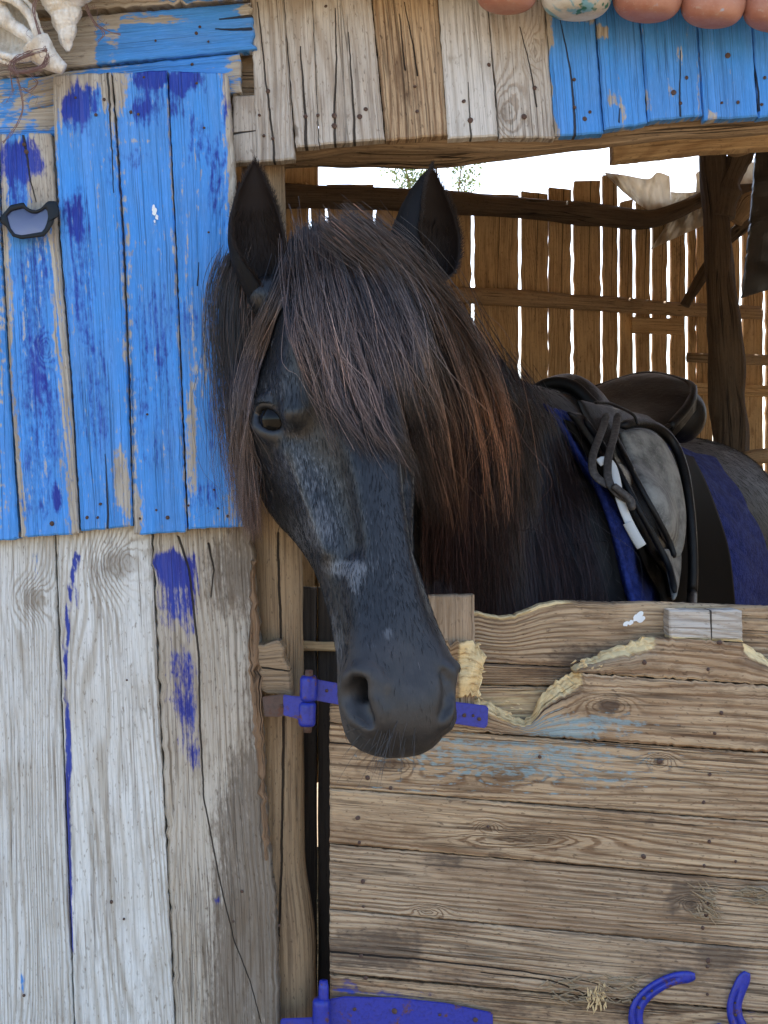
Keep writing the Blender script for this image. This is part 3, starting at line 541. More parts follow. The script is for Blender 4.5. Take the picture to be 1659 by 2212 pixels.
# boards on the inner side of the door, seen above the break
tA = [(1000, 1326), (1032, 1322), (1060, 1330), (1085, 1333), (1110, 1330), (1140, 1318), (1165, 1307), (1200, 1300), (1240, 1299), (1320, 1303), (1400, 1301), (1500, 1305), (1659, 1311), (1800, 1316)]
flk = lambda px, py, s, t: .9 * (1 - smooth(t, .02, .12)) * smooth(-px, -1300, -1150)
o = dn('board', tA, [(1000, 1430), (1058, 1432), (1240, 1441), (1400, 1450), (1800, 1470)], DD + .040, raw=flk, stain=lambda px, py, s, t: .45 * smooth(t, .35, 1.) + .4 * blob(px, py, 1250, 1410, 70, 26), cell=.005, smooth_edges=False)
nails(o, [(1436, 1362)], DD + .040)
flake(o, [(1356, 1352), (1374, 1338), (1392, 1326)], 11, DD + .040, 8)
dn('board', [(1000, 1434), (1058, 1435), (1240, 1444), (1800, 1474)], [(1000, 1478), (1240, 1482), (1800, 1512)], DD + .036, stain=.25)
dn('board', [(1000, 1481), (1240, 1485), (1800, 1515)], [(1000, 1590), (1240, 1592), (1800, 1625)], DD + .034, raw=lambda px, py, s, t: .45 + 0 * px, stain=lambda px, py, s, t: .5 * smooth(py, 1500, 1560) + 0 * px)
M['end_wood'] = wood('end_wood', (.45, .34, .23), (.33, .23, .14), (.15, .10, .06), ring=1.6, lines=60, ramt=.5, famt=.7, bump=.8, dirt=.3, crackle=.7)
# upright batten behind the muzzle and its chewed side
o = dn('batten', [(925, 1287), (925, 1700)], [(1024, 1285), (1026, 1390), (1026, 1700)], DD + .004, th=.03, mat=M['end_wood'], jit=.002)
nails(o, [(961, 1385)], DD + .004)
o = dn('splintered_batten', [(960, 1388), (985, 1388), (1010, 1384), (1030, 1392), (1042, 1404), (1050, 1418)], [(960, 1512), (985, 1512), (1002, 1506), (1020, 1502), (1034, 1502), (1036, 1502)], DD - .006, th=.03, raw=lambda px, py, s, t: .30 + .9 * smooth(px, 985, 1008), jit=.004, endjit=.006, relief=.010, cell=.004)
# cleat
o = dn('cleat', [(1445, 1318), (1604, 1318)], [(1447, 1380), (1606, 1387)], DD + .006, th=.032, mat=M['grey_wood'], raw=lambda px, py, s, t: .75 * smooth(t, .78, 1.), crack=[(1535, 1318), (1536, 1350), (1537, 1385)], cw=.0012)
vt = np.vstack([W([1446, 1604], [1317, 1317], DD + .009), W([1446, 1604], [1312, 1313], DD + .036)])
def splinters(parent, box_, n, L, d, mat, ang=(-.6, .6)):
    parts = []
    for _ in range(n):
        x, y = random.uniform(box_[0], box_[2]), random.uniform(box_[1], box_[3]); a = random.uniform(*ang); l = random.uniform(*L); p0 = W(x, y, d); dr = np.array([math.cos(a), random.uniform(-.5, .1), math.sin(a)]) * random.choice((-1, 1)); w = random.uniform(.0006, .0016)
        parts.append(tube(np.array([p0, p0 + dr * l * .5 + [0, -.001, 0], p0 + dr * l]), [w, w * .8, w * .15], 4))
    me = mesh('splinters', *join_parts(parts)); o = link('splinters', me, mat, parent); o['kind'] = 'stuff'; return o
kq = NT('fresh_splinter'); M['splinter'] = kq.out(kq.bsdf(Base_Color=(.66, .50, .27), Roughness=.8).outputs[0])
kq = NT('old_fibre'); M['fibre'] = kq.out(kq.bsdf(Base_Color=(.30, .22, .13), Roughness=.9).outputs[0])
splinters(door, (1270, 2135, 1312, 2178), 60, (.004, .014), DD - .004, M['splinter'], (1.1, 2.0)); splinters(door, (1180, 2110, 1380, 2165), 110, (.005, .022), DD - .004, M['fibre'])
splinters(door, (1000, 1505, 1150, 1552), 14, (.003, .008), DD - .002, M['splinter'], (-.5, .2)); splinters(door, (1240, 1425, 1300, 1448), 14, (.003, .009), DD - .002, M['splinter'], (.2, .9)); splinters(door, (1005, 1390, 1045, 1500), 16, (.002, .007), DD - .008, M['splinter'], (-.3, .3))
splinters(door, (1500, 1915, 1560, 1985), 50, (.006, .02), DD - .004, M['fibre'], (-1.2, .2)); splinters(door, (1600, 1915, 1659, 1950), 60, (.006, .03), DD - .004, M['fibre'], (-.4, .4))
# hinges: a level strap on the door, a plate on the post, a barrel with its pin
def sheet(name, parent, outline, d, th, mat, bend=None):
    P = np.array(outline, float); n = len(P); f1 = W(P[:, 0], P[:, 1], d); f2 = W(P[:, 0], P[:, 1], d + th)
    me = mesh(name, np.vstack([f1, f2]), [tuple(range(n)), tuple(range(2 * n - 1, n - 1, -1))] + [(i, i + n, (i + 1) % n + n, (i + 1) % n) for i in range(n)])
    bm = bmesh.new(); bm.from_mesh(me); bmesh.ops.recalc_face_normals(bm, faces=bm.faces)
    bmesh.ops.bevel(bm, geom=[e for e in bm.edges if e.calc_face_angle(0) > .8], offset=th * .25, segments=2, affect='EDGES'); bm.to_mesh(me); bm.free()
    return link(name, me, mat, parent)
def vcyl(name, parent, px, y0, y1, rpx, d, mat, top=None, lean=0, seg=18):
    n = 10; ys = np.linspace(y0, y1, n); r = np.full(n, rpx / F_PX * d); r[0] *= .8; r[-1] *= .85
    v, f = tube(W(px + lean * np.linspace(0, 1, n), ys, d), r, seg, upv=(0, 1, 0), bumps=.04, seed=px)
    return link(name, mesh(name, v, f), mat, parent, True)
def hinge(parts): pass
hg = bpy.data.objects.new('hinge', None); C.objects.link(hg); hg.parent = door; hg.matrix_parent_inverse = mpi(door); hg.location = V3(W(668, 1515, DD - .02))
hg['label'] = 'upper ultramarine strap hinge, rusty on the post side'
DH = DD - .011
st = sheet('strap', hg, [(676, 1466), (720, 1474), (860, 1500), (985, 1516), (1050, 1524), (1055, 1530), (1053, 1568), (1046, 1573), (975, 1562), (860, 1546), (720, 1520), (676, 1512)], DH + .001, .005, M['ultra_metal']); nails(st, [(706, 1492), (1022, 1546), (1035, 1553), (1003, 1545)], DH + .001)
sheet('post_plate', hg, [(630, 1503), (660, 1505), (672, 1510), (672, 1566), (660, 1570), (640, 1552), (612, 1545), (612, 1500)], DH - .012, .005, M['ultra_metal'])
pp = sheet('rusty_plate', hg, [(566, 1505), (614, 1499), (622, 1502), (618, 1546), (600, 1549), (572, 1548)], DH - .0105, .005, M['rust_metal']); nails(pp, [(609, 1525)], DH - .011)
vcyl('barrel', hg, 667, 1460, 1514, 18.5, DH - .008, M['ultra_metal'], lean=-1); vcyl('barrel', hg, 664, 1516, 1568, 18.5, DH - .008, M['ultra_metal'], lean=-1)
vcyl('pin', hg, 668, 1447, 1582, 10, DH - .008, M['rust_metal'], lean=-4)
hg = bpy.data.objects.new('hinge', None); C.objects.link(hg); hg.parent = door; hg.matrix_parent_inverse = mpi(door); hg.location = V3(W(695, 2190, DD - .02))
hg['label'] = 'lower ultramarine strap hinge, a long iron strap'
st = sheet('strap', hg, [(690, 2158), (712, 2158), (745, 2152), (860, 2155), (960, 2166), (1064, 2187), (1066, 2240), (960, 2226), (860, 2216), (745, 2213), (690, 2216)], DH + .001, .006, M['ultra_metal']); nails(st, [(766, 2180), (852, 2184), (950, 2192), (1027, 2203)], DH + .001)
sheet('post_plate', hg, [(606, 2200), (684, 2197), (684, 2250), (606, 2254)], DH - .010, .006, M['ultra_metal'])
vcyl('barrel', hg, 694, 2156, 2225, 19, DH - .010, M['ultra_metal']); vcyl('pin', hg, 699, 2118, 2260, 11, DH - .010, M['ultra_metal'])

# ------------------------------------------------------------------ back wall
def dback(px, d0=3.4, d1=3.95): return 1. / (1 / d0 + (np.asarray(px, float) - 610) / 1049. * (1 / d1 - 1 / d0))
bw = empty('slat_wall', W(1100, 2000, dback(1100)), 'gappy back wall of upright warm brown boards with daylight between them', 'wall')
xs = [(-420, -320), (-316, -215), (-210, -110), (-105, 0), (6, 105), (111, 220), (226, 330), (335, 440), (446, 552), (558, 664), (669, 700), (706, 807), (813, 937), (943, 1018), (1025, 1120), (1127, 1184), (1186, 1234), (1240, 1297), (1303, 1334), (1340, 1367), (1375, 1405), (1411, 1442), (1450, 1481), (1488, 1503), (1507, 1540), (1546, 1598), (1606, 1648), (1656, 1712), (1717, 1780), (1786, 1860), (1866, 1930), (1936, 2010)]
topy = {705: 398, 706: 398, 813: 404, 943: 408, 1025: 418, 1127: 412, 1186: 404, 1240: 390, 1303: 378}
low = lambda x: {664: 18, 669: 18, 700: 16, 706: 14}.get(x, 0)
for (a, b) in xs:
    ty = topy.get(a, 396 if a < 900 else (436 if a < 1500 else 372)); q = random.uniform(-2.5, 2.5)
    sv = random.random() * .5
    plank('board', bw, [(a, ty), (a + q * .3 + low(a), 900), (a + q + low(a), 2230)], [(b, ty + random.uniform(-8, 8)), (b + q * .6 + random.uniform(-.8, .8) + low(b), 900), (b + q + low(b), 2230)], lambda x: dback(x) + (0 if (a % 2) else .006), .022, M['inner_wood'], cell=.03, jit=.0030, relief=.003, stain=sv * .6, crack=[((a + b) / 2 + 8, ty), ((a + b) / 2, 700)], cw=.0012)
plank('batten', bw, [(662, 640), (662, 1690)], [(728, 640), (728, 1690)], lambda x: dback(x) + .03, .02, M['inner_wood'], cell=.04)  # added outside the wall to shut a bright slit between boards
for (a, b) in [(x, x + 108) for x in range(-420, 690, 111)]:
    plank('board', bw, [(a, -260), (a, 410)], [(min(b, 692), -260), (min(b, 692), 410)], lambda x: dback(x) + .032, .02, M['inner_wood'], cell=.05)
def rail(name, label, pts, dd, rad, mat='log', **kw):
    P = np.array(pts, float); dv = dback(P[:, 0]) - dd
    e = empty(name, W(P[0, 0], P[0, 1], dv[0]), label, 'rail'); link('log', log_mesh('log', W(P[:, 0], P[:, 1], dv), rad, 14, .14, .12, **kw), M[mat], e); return e
rail('crooked_rail', 'thick crooked dark log fixed across the top of the gappy back wall', [(300, 420), (600, 424), (790, 428), (1000, 441), (1150, 452), (1300, 466), (1400, 474), (1470, 452), (1540, 422), (1640, 410)], .05, [.034, .034, .032, .033, .033, .032, .032, .028, .024, .022], 'dark_log', n=70)
rail('pole_rail', 'thin bare pole rail halfway up the gappy back wall', [(560, 598), (820, 615), (950, 634), (1100, 642), (1200, 650), (1330, 658), (1470, 668), (1640, 676)], .045, [.026, .025, .024, .025, .024, .023, .022, .02], 'post_wood', n=60)
kb = empty('cross_board', W(1420, 700, dback(1420) - .04), 'short cross board under the pole rail, nailed to the back wall', 'board')
plank('board', kb, [(1365, 684), (1476, 688)], [(1366, 718), (1477, 722)], lambda x: dback(x) - .04, .02, M['inner_wood'])
kb = empty('daylight_stop_board', W(700, 1900, 3.2), 'low boards added inside the stall to block daylight behind the door gap', 'board')  # added to cover the bright daylight low behind the door gap
for q in range(3): plank('board', kb, [(200, 1836 + q * 112), (1500, 1836 + q * 112)], [(200, 1944 + q * 112), (1500, 1944 + q * 112)], 3.18, .03, M['inner_wood'], stain=.6, cell=.05)
kb = empty('cross_board', W(1530, 800, dback(1520) - .04), 'low cross board behind the forked trunk post', 'board')
plank('board', kb, [(1480, 826), (1760, 836)], [(1480, 850), (1760, 860)], lambda x: dback(x) - .04, .02, M['inner_wood'])
sp = empty('gap_shade_partition', W(640, 2500, 1.72), 'low board partition added inside to keep the gap by the door hinges dark', 'partition')  # boards added only to keep light out of the door gap
M['gap_shade'] = wood('shade_black_board', (.045, .035, .027), (.030, .023, .018), (.012, .009, .007), ring=1., lines=60, dirt=.2, crackle=.3)  # near-black base colour paints in the shade of the gap
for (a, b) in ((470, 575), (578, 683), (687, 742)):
    plank('board', sp, [(a, 1270), (a, 2900)], [(b, 1270), (b, 2900)], 1.72, .024, M['gap_shade'], cell=.04)
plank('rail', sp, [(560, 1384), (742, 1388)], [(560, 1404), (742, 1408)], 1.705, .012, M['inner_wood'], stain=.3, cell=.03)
# forked trunk
tk = empty('forked_trunk_post', W(1560, 2000, 3.35), 'forked tree trunk set up as a roof post behind the saddle', 'post')
def pts(L, d): L = np.array(L, float); return W(L[:, 0], L[:, 1], d)
link('trunk', log_mesh('trunk', pts([(1536, 250), (1538, 330), (1545, 430), (1552, 520), (1556, 620), (1566, 760), (1576, 900), (1580, 1000), (1590, 1400), (1600, 2080)], 3.35), [.034, .034, .042, .050, .048, .049, .051, .052, .055, .06], 22, .28, .18, 80), M['dark_log'], tk)
link('fork', log_mesh('fork', pts([(1560, 470), (1568, 420), (1580, 380), (1598, 340), (1625, 290), (1660, 230)], 3.34), [.036, .034, .033, .032, .030, .03], 18, .25, .15, 50), M['dark_log'], tk)
link('stub', log_mesh('stub', pts([(1545, 300), (1572, 312), (1598, 318), (1630, 300)], 3.2), [.02, .026, .024, .02], 12, .2, .1, 24), M['post_wood'], tk)
br = empty('gnarled_branch', W(1600, 460, 3.45), 'gnarled pale branch stump beside the forked trunk', 'branch')
link('stump', log_mesh('stump', pts([(1590, 480), (1602, 460), (1618, 440), (1650, 420), (1700, 400)], 3.42), [.018, .03, .026, .022, .02], 12, .35, .2, 26), M['post_wood'], br)
br = empty('slant_brace', W(1600, 600, 3.4), 'slanting branch brace crossing behind the forked trunk', 'branch')
link('brace', log_mesh('brace', pts([(1480, 660), (1520, 590), (1570, 520), (1640, 462), (1720, 420)], 3.5), [.014, .018, .018, .018, .016], 12, .25, .15, 30), M['dark_log'], br)
rr_ = empty('pole_rail', W(1600, 770, 3.5), 'grey pole rail beside the trunk, above the rump', 'rail')
link('log', log_mesh('log', pts([(1484, 772), (1560, 775), (1660, 778), (1800, 784)], 3.55), [.014, .016, .016, .018], 10, .12, .1, 24), M['log'], rr_)
rr_ = empty('pole_end', W(1640, 990, 3.3), 'pale round pole end sticking in just above the rump', 'rail')
link('log', log_mesh('log', pts([(1608, 992), (1650, 985), (1760, 980)], 3.3), [.02, .022, .022], 12, .06, .05, 24), M['post_wood'], rr_)
# black leather flap at the right
kb_ = NT('black_leather'); g = kb_.n('TexCoord').outputs['Object']; nn = kb_.noise(g, 180., 5., .65); n2 = kb_.noise(g, 14., 4., .6)
cc = kb_.mix(kb_.step(n2, .35, .7), (.010, .010, .011), (.022, .021, .020)); cc = kb_.mix(kb_.math('MULTIPLY', kb_.step(nn, .6, .8), .35), cc, (.06, .055, .05))
M['leather'] = kb_.out(kb_.bsdf(Base_Color=cc, Roughness=kb_.math('MULTIPLY_ADD', n2, .35, .25), Normal=kb_.bump(nn, .35, .0015), Specular_IOR_Level=.5).outputs[0])
hf = empty('hanging_leather_flap', W(1640, 290, 2.6), 'black leather flap hanging beside the trunk post at the opening edge', 'leather flap')
plank('flap', hf, [(1641, 235), (1634, 330), (1624, 450), (1613, 560), (1604, 642)], [(1760, 235), (1755, 330), (1745, 450), (1735, 560), (1725, 606)], lambda x: 2.6 + (np.asarray(x) - 1604) * .0006, .012, M['leather'], jit=.002, relief=.012)
# torn translucent sheeting
kt = NT('torn_plastic_sheet'); g = kt.n('TexCoord').outputs['Object']; nn = kt.noise(g, 12., 5., .6)
c_ = kt.mix(kt.step(nn, .4, .7), (.72, .68, .60), (.60, .53, .42))
b_ = kt.bsdf(Base_Color=c_, Roughness=.5, Normal=kt.bump(nn, .6, .02)); tr = kt.n('BsdfTranslucent', {'Color': c_}); tp = kt.n('BsdfTransparent')
mx = kt.n('MixShader', {0: .7}); kt.t.links.new(b_.outputs[0], mx.inputs[1]); kt.t.links.new(tr.outputs[0], mx.inputs[2])
M['sheet'] = kt.out(mx.outputs[0])
def drape(name, parent, A, B, dd, nu=30, nv=16, amp=.02):
    a, b = catmull(A, nu), catmull(B, nu); t = np.linspace(0, 1, nv); P = a[:, None] * (1 - t)[None, :, None] + b[:, None] * t[None, :, None]
    px, py = P[..., 0], P[..., 1]; sd = random.random() * 20
    nn = np.array([[nz(i * .35 + sd, j * .12) + .5 * nz(i * .9 + j * .3, sd) for j in range(nv)] for i in range(nu)])
    X = W(px, py, dback(px) - dd + amp * nn).reshape(-1, 3); X2 = X + [0, .0012, 0]; nb = nu * nv
    fs = grid_faces(nu, nv) + grid_faces(nu, nv, nb, True); return link(name, mesh(name, np.vstack([X, X2]), fs), M['sheet'], parent, True)
ts = empty('torn_sheeting', W(1400, 430, dback(1400) - .06), 'torn translucent whitish sheeting draped over the back wall top by the trunk', 'plastic sheet')
drape('sheet', ts, [(1304, 372), (1350, 378), (1400, 386), (1420, 372), (1447, 380)], [(1345, 414), (1375, 438), (1405, 456), (1425, 458), (1450, 450)], .02)
drape('sheet', ts, [(1449, 414), (1475, 416), (1504, 413), (1530, 400)], [(1450, 452), (1475, 446), (1505, 440), (1530, 438)], .02)
drape('sheet', ts, [(1505, 372), (1540, 360), (1600, 352), (1700, 345)], [(1503, 416), (1540, 430), (1600, 440), (1700, 430)], .03)
drape('sheet', ts, [(1450, 470), (1480, 458), (1520, 450)], [(1404, 540), (1450, 518), (1522, 486)], .02)

# ------------------------------------------------------------------ roof, side walls (they only shade)
def box(name, parent, p0, p1, mat):
    (x0, y0, z0), (x1, y1, z1) = p0, p1; v = [(x, y, z) for x in (x0, x1) for y in (y0, y1) for z in (z0, z1)]
    f = [(0, 1, 3, 2), (4, 6, 7, 5), (0, 4, 5, 1), (2, 3, 7, 6), (0, 2, 6, 4), (1, 5, 7, 3)]
    me = mesh(name, v, f); set_uv(me, [(a[1] * 1. + x0 * 3, a[0] + a[2]) for a in v]); seedless(me); return link(name, me, mat, parent)
rf = empty('stable_roof', (0, 0, 2.3), 'rough board roof sloping up to the back above the stall', 'roof')
for i in range(19):
    x = -2.2 + i * .24
    o = box('roof_board', rf, (x, -.12, 0), (x + .232, 2.8, .022), M['inner_wood']); o.rotation_euler = (R(16), 0, 0); o.location = (0, 0, 2.06 + .004 * (i % 2))
for sx, nm, lb in ((-1.15, 'side_wall', 'board side wall of the stall, on the blue boards side'), (2.2, 'side_wall', 'board side wall of the stall, beyond the forked trunk')):
    sw = empty(nm, (sx, 1, 0), lb, 'wall')
    for i in range(13):
        y = .05 + i * .19
        box('board', sw, (sx, y, 0), (sx + .022, y + .184, 2.08 + .28 * y * 1.0), M['inner_wood'])
# ------------------------------------------------------------------ the horse: a solid built from a distance field
def axis_lines(fine, lo, hi, df, dc):
    a, b = fine; L = list(np.arange(a, b + 1e-6, df)); st = df; x = b; R_ = []
    while x < hi: st = min(st * 1.18, dc); x += st; R_.append(x)
    st = df; x = a; Lf = []
    while x > lo: st = min(st * 1.18, dc); x -= st; Lf.append(x)
    return np.array(Lf[::-1] + L + R_)
FR = .0042
gxs = axis_lines((-.235, .135), -.40, 1.35, FR, .022); gys = axis_lines((-.44, .06), -.50, 2.25, FR, .022); gzs = axis_lines((1.06, 1.70), -.03, 1.80, FR, .022)
GF = np.full((len(gxs), len(gys), len(gzs)), .25, np.float32)
def block(lo, hi):
    s = []
    for ax, a, b in zip((gxs, gys, gzs), lo, hi):
        i0 = max(0, np.searchsorted(ax, a) - 1); i1 = min(len(ax), np.searchsorted(ax, b) + 1); s.append(slice(i0, max(i1, i0 + 1)))
    P = np.stack(np.meshgrid(gxs[s[0]], gys[s[1]], gzs[s[2]], indexing='ij'), -1).astype(np.float32); return tuple(s), P
def smin(a, b, k): h = np.clip(.5 + .5 * (b - a) / k, 0, 1); return b * (1 - h) + a * h - k * h * (1 - h)
def put(lo, hi, fn, k=.02, mode='add', pad=None):
    lo, hi = np.asarray(lo), np.asarray(hi); pad = (k + .02) if pad is None else pad
    s, P = block(lo - pad, hi + pad); d = fn(P).astype(np.float32)
    if mode == 'add': GF[s] = smin(GF[s], d, k)
    else: GF[s] = -smin(-GF[s], d, k)
def sdf(P):
    P = np.asarray(P, float); ix = [np.clip(np.interp(P[..., i], ax, np.arange(len(ax))), 0, len(ax) - 1.001) for i, ax in enumerate((gxs, gys, gzs))]
    i0 = [a.astype(int) for a in ix]; fr = [a - b for a, b in zip(ix, i0)]; out = 0
    for dx in (0, 1):
        for dy in (0, 1):
            for dz in (0, 1):
                out = out + (fr[0] if dx else 1 - fr[0]) * (fr[1] if dy else 1 - fr[1]) * (fr[2] if dz else 1 - fr[2]) * GF[i0[0] + dx, i0[1] + dy, i0[2] + dz]
    return out
def grad(P, e=.005):
    g = np.stack([sdf(P + e * np.eye(3)[i]) - sdf(P - e * np.eye(3)[i]) for i in range(3)], -1); return g / (np.linalg.norm(g, axis=-1, keepdims=True) + 1e-9)
def hit(px, py, off=0., d0=1.05, d1=4.):
    """distance at which the sight line through a pixel meets the horse (nan when it misses)"""
    px, py = np.broadcast_arrays(np.asarray(px, float), np.asarray(py, float)); d = np.full(px.shape, d0); done = np.zeros(px.shape, bool)
    for _ in range(700):
        v = sdf(W(px, py, d)) - off; done |= (v < .0008); d = np.where(done | (d > d1), d, d + np.clip(v * .45, .0015, .05))
        if (done | (d > d1)).all(): break
    return np.where(done, d, np.nan)
# head frame: t down the face from the poll, v out of the face, w to the horse's right
POLL = W(735, 548, 1.53); NOSE = W(916, 1566, 1.28)
HU = norm(NOSE - POLL); HL = float(np.linalg.norm(NOSE - POLL))
_n0 = np.array([0, -1., 0]); _n0 = norm(_n0 - (_n0 @ HU) * HU)
_s0 = np.cross(HU, _n0); _s0 = _s0 if _s0[0] > 0 else -_s0
YAW = R(27); HV = norm(_n0 * math.cos(YAW) + _s0 * math.sin(YAW)); HW = np.cross(HU, HV); HW = HW if HW[0] < 0 else -HW
HM = np.stack([HU, HV, HW], 0)
def to_head(P): return (P - POLL.astype(np.float32)) @ HM.T.astype(np.float32)
def from_head(q): return POLL + np.asarray(q, float) @ HM
KW = .96; K = np.array([HL / .60, KW, KW])
def hbox(q, r):
    c = np.array([[a, b, c_] for a in (q[0][0], q[1][0]) for b in (q[0][1], q[1][1]) for c_ in (q[0][2], q[1][2])]); p = from_head(c); return p.min(0), p.max(0)
def hsweep(tab, k, flat_top=0., p=2.2):
    """sections along the head: t, top v, bottom v, half width"""
    T = np.array(tab, float) * np.array([K[0], KW, KW, KW]); tt = np.linspace(T[0, 0], T[-1, 0], 80)
    def sm(c):
        y = np.interp(tt, T[:, 0], T[:, c]); ker = np.hanning(13); ker /= ker.sum(); return np.convolve(np.pad(y, 6, 'edge'), ker, 'valid')
    top, bot, wd = sm(1), sm(2), sm(3)
    lo, hi = hbox(((T[0, 0], bot.min(), -wd.max()), (T[-1, 0], top.max(), wd.max())), 0)
    def fn(P):
        q = to_head(P); t = np.clip(q[..., 0], tt[0], tt[-1]); a = np.interp(t, tt, top); b = np.interp(t, tt, bot); w = np.interp(t, tt, wd)
        h = (a - b) / 2; c = (a + b) / 2; vv = (q[..., 1] - c) / h; ww = q[..., 2] / w
        if flat_top: ww = ww * (1 + flat_top * np.clip(vv, -1, 1))
        e = (q[..., 0] - t) / np.minimum(h, w)
        r = (np.abs(vv) ** p + np.abs(ww) ** p + np.abs(e) ** p) ** (1 / p); return (r - 1) * np.minimum(h, w)
    put(lo, hi, fn, k)
def ell(c, r, k=.02, mode='add', rot=None, frame='head', both=True):
    for s in ((1, -1) if both else (1,)):
        cc = np.array(c, float) * K; cc[2] *= s; rr = np.array(r, float) * K; p = from_head(cc); m = rr.max()
        Rm = np.eye(3) if rot is None else rot(s)
        def fn(P):
            q = ((to_head(P) - cc.astype(np.float32)) @ Rm.T.astype(np.float32)) / rr; n = np.sqrt((q ** 2).sum(-1)); return (n - 1) * rr.min()
        put(p - m, p + m, fn, k, mode)
def caps(a, b, ra, rb, k=.015, mode='add', both=True, world=False):
    for s in ((1, -1) if both else (1,)):
        if world: A, B = np.asarray(a, float), np.asarray(b, float); sc_ = 1.
        else: A = from_head(np.array(a) * K * [1, 1, s]); B = from_head(np.array(b) * K * [1, 1, s]); sc_ = KW
        d = B - A; l2 = d @ d
        def fn(P):
            h = np.clip(((P - A.astype(np.float32)) @ d.astype(np.float32)) / l2, 0, 1); return np.sqrt(((P - A - h[..., None] * d) ** 2).sum(-1)) - sc_ * (ra + (rb - ra) * h)
        m = max(ra, rb) * sc_; put(np.minimum(A, B) - m, np.maximum(A, B) + m, fn, k, mode)
def wsweep(pts, hs, bs, k, up=(0, 0, 1), p=2.2, n=40):
    """body part swept along world points with half heights and half widths"""
    P0 = catmull(pts, n); x = np.linspace(0, 1, n); xi = np.linspace(0, 1, len(hs))
    L = np.r_[0, np.cumsum(np.linalg.norm(np.diff(np.asarray(pts, float), axis=0), axis=1))]; xi = L / L[-1]
    hs_ = np.interp(x, xi, hs); bs_ = np.interp(x, xi, bs); T = np.gradient(P0, axis=0); T /= np.linalg.norm(T, axis=1)[:, None]
    up = np.asarray(up, float); N_ = up - (T @ up)[:, None] * T; N_ /= np.linalg.norm(N_, axis=1)[:, None]; B_ = np.cross(T, N_); m = max(max(hs), max(bs))
    def fn(P):
        sh = P.shape[:-1]; Q = P.reshape(-1, 3); best = np.full(len(Q), 1e9, np.float32); par = np.zeros(len(Q), np.float32)
        for i in range(n - 1):
            a, d = P0[i].astype(np.float32), (P0[i + 1] - P0[i]).astype(np.float32); h = np.clip(((Q - a) @ d) / (d @ d), 0, 1)
            e = Q - a - h[:, None] * d; ds = (e * e).sum(1); mm = ds < best; best[mm] = ds[mm]; par[mm] = i + h[mm]
        pi = par; ix = np.arange(n); I = lambda A: np.stack([np.interp(pi, ix, A[:, j]) for j in range(3)], -1)
        e = Q - I(P0); hh, bb = np.interp(pi, ix, hs_), np.interp(pi, ix, bs_)
        a = (e * I(N_)).sum(1) / hh; b = (e * I(B_)).sum(1) / bb; c = (e * I(T)).sum(1) / np.minimum(hh, bb)
        r = (np.abs(a) ** p + np.abs(b) ** p + np.abs(c) ** p) ** (1 / p); return ((r - 1) * np.minimum(hh, bb)).reshape(sh)
    put(P0.min(0) - m, P0.max(0) + m, fn, k)
# -- body, neck, legs
BD = np.array([.5, .866, 0]); LT = np.array([.866, -.5, 0])
wsweep([(.17, .52, 1.14), (.30, .75, 1.20), (.50, 1.10, 1.185), (.70, 1.45, 1.225), (.84, 1.70, 1.25), (.92, 1.83, 1.20)], [.20, .345, .325, .32, .29, .17], [.15, .215, .285, .285, .26, .17], .05, p=2.1, n=20)
wsweep([from_head(np.array((.07, -.135, 0)) * K), (.02, .10, 1.535), (.075, .28, 1.485), (.16, .50, 1.36), (.24, .68, 1.24)], [.105, .125, .165, .225, .28], [.062, .068, .078, .10, .15], .05, up=(.25, .35, .9), n=20)
for (x, y, sx) in ((.10, .56, -1), (.36, .42, 1)):
    wsweep([(x, y, 1.10), (x + .01, y + .01, .92), (x, y, .60), (x + .01, y, .52), (x + .01, y + .01, .22), (x, y - .03, .10), (x, y - .05, .0)], [.12, .085, .047, .05, .030, .036, .055], [.10, .075, .045, .048, .03, .036, .055], .04, up=(0, 1, 0), n=16)
for (x, y) in ((.62, 1.80), (.98, 1.62)):
    wsweep([(x, y - .05, 1.15), (x, y - .12, .92), (x + .06, y + .02, .62), (x + .07, y + .06, .52), (x + .04, y, .24), (x + .03, y - .03, .10), (x + .02, y - .06, .0)], [.20, .16, .07, .055, .034, .038, .058], [.15, .12, .055, .05, .034, .038, .055], .05, up=(0, 1, 0), n=16)
# shoulder and withers
wsweep([(.24, .62, 1.50), (.33, .80, 1.50), (.46, 1.02, 1.45)], [.075, .08, .05], [.07, .075, .06], .06, n=8)
caps((.33, .50, 1.30), (.30, .38, 1.02), .10, .09, .07, both=False, world=True)
# -- head
hsweep([(-.03, -.03, -.13, .050), (.03, .004, -.16, .070), (.10, .014, -.165, .084), (.17, .012, -.16, .089), (.215, .006, -.155, .086), (.28, -.004, -.150, .074), (.34, -.014, -.140, .063), (.42, -.022, -.125, .052), (.48, -.024, -.115, .049), (.54, -.026, -.11, .052), (.585, -.035, -.095, .046)], .02, flat_top=.10)
# nasal plate and forehead
hsweep([(.10, .010, -.06, .052), (.18, .013, -.05, .050), (.26, .010, -.045, .042), (.34, .005, -.045, .036), (.42, .001, -.045, .032), (.49, .0, -.05, .032), (.55, -.006, -.06, .035), (.585, -.025, -.07, .03)], .014, p=2.8)
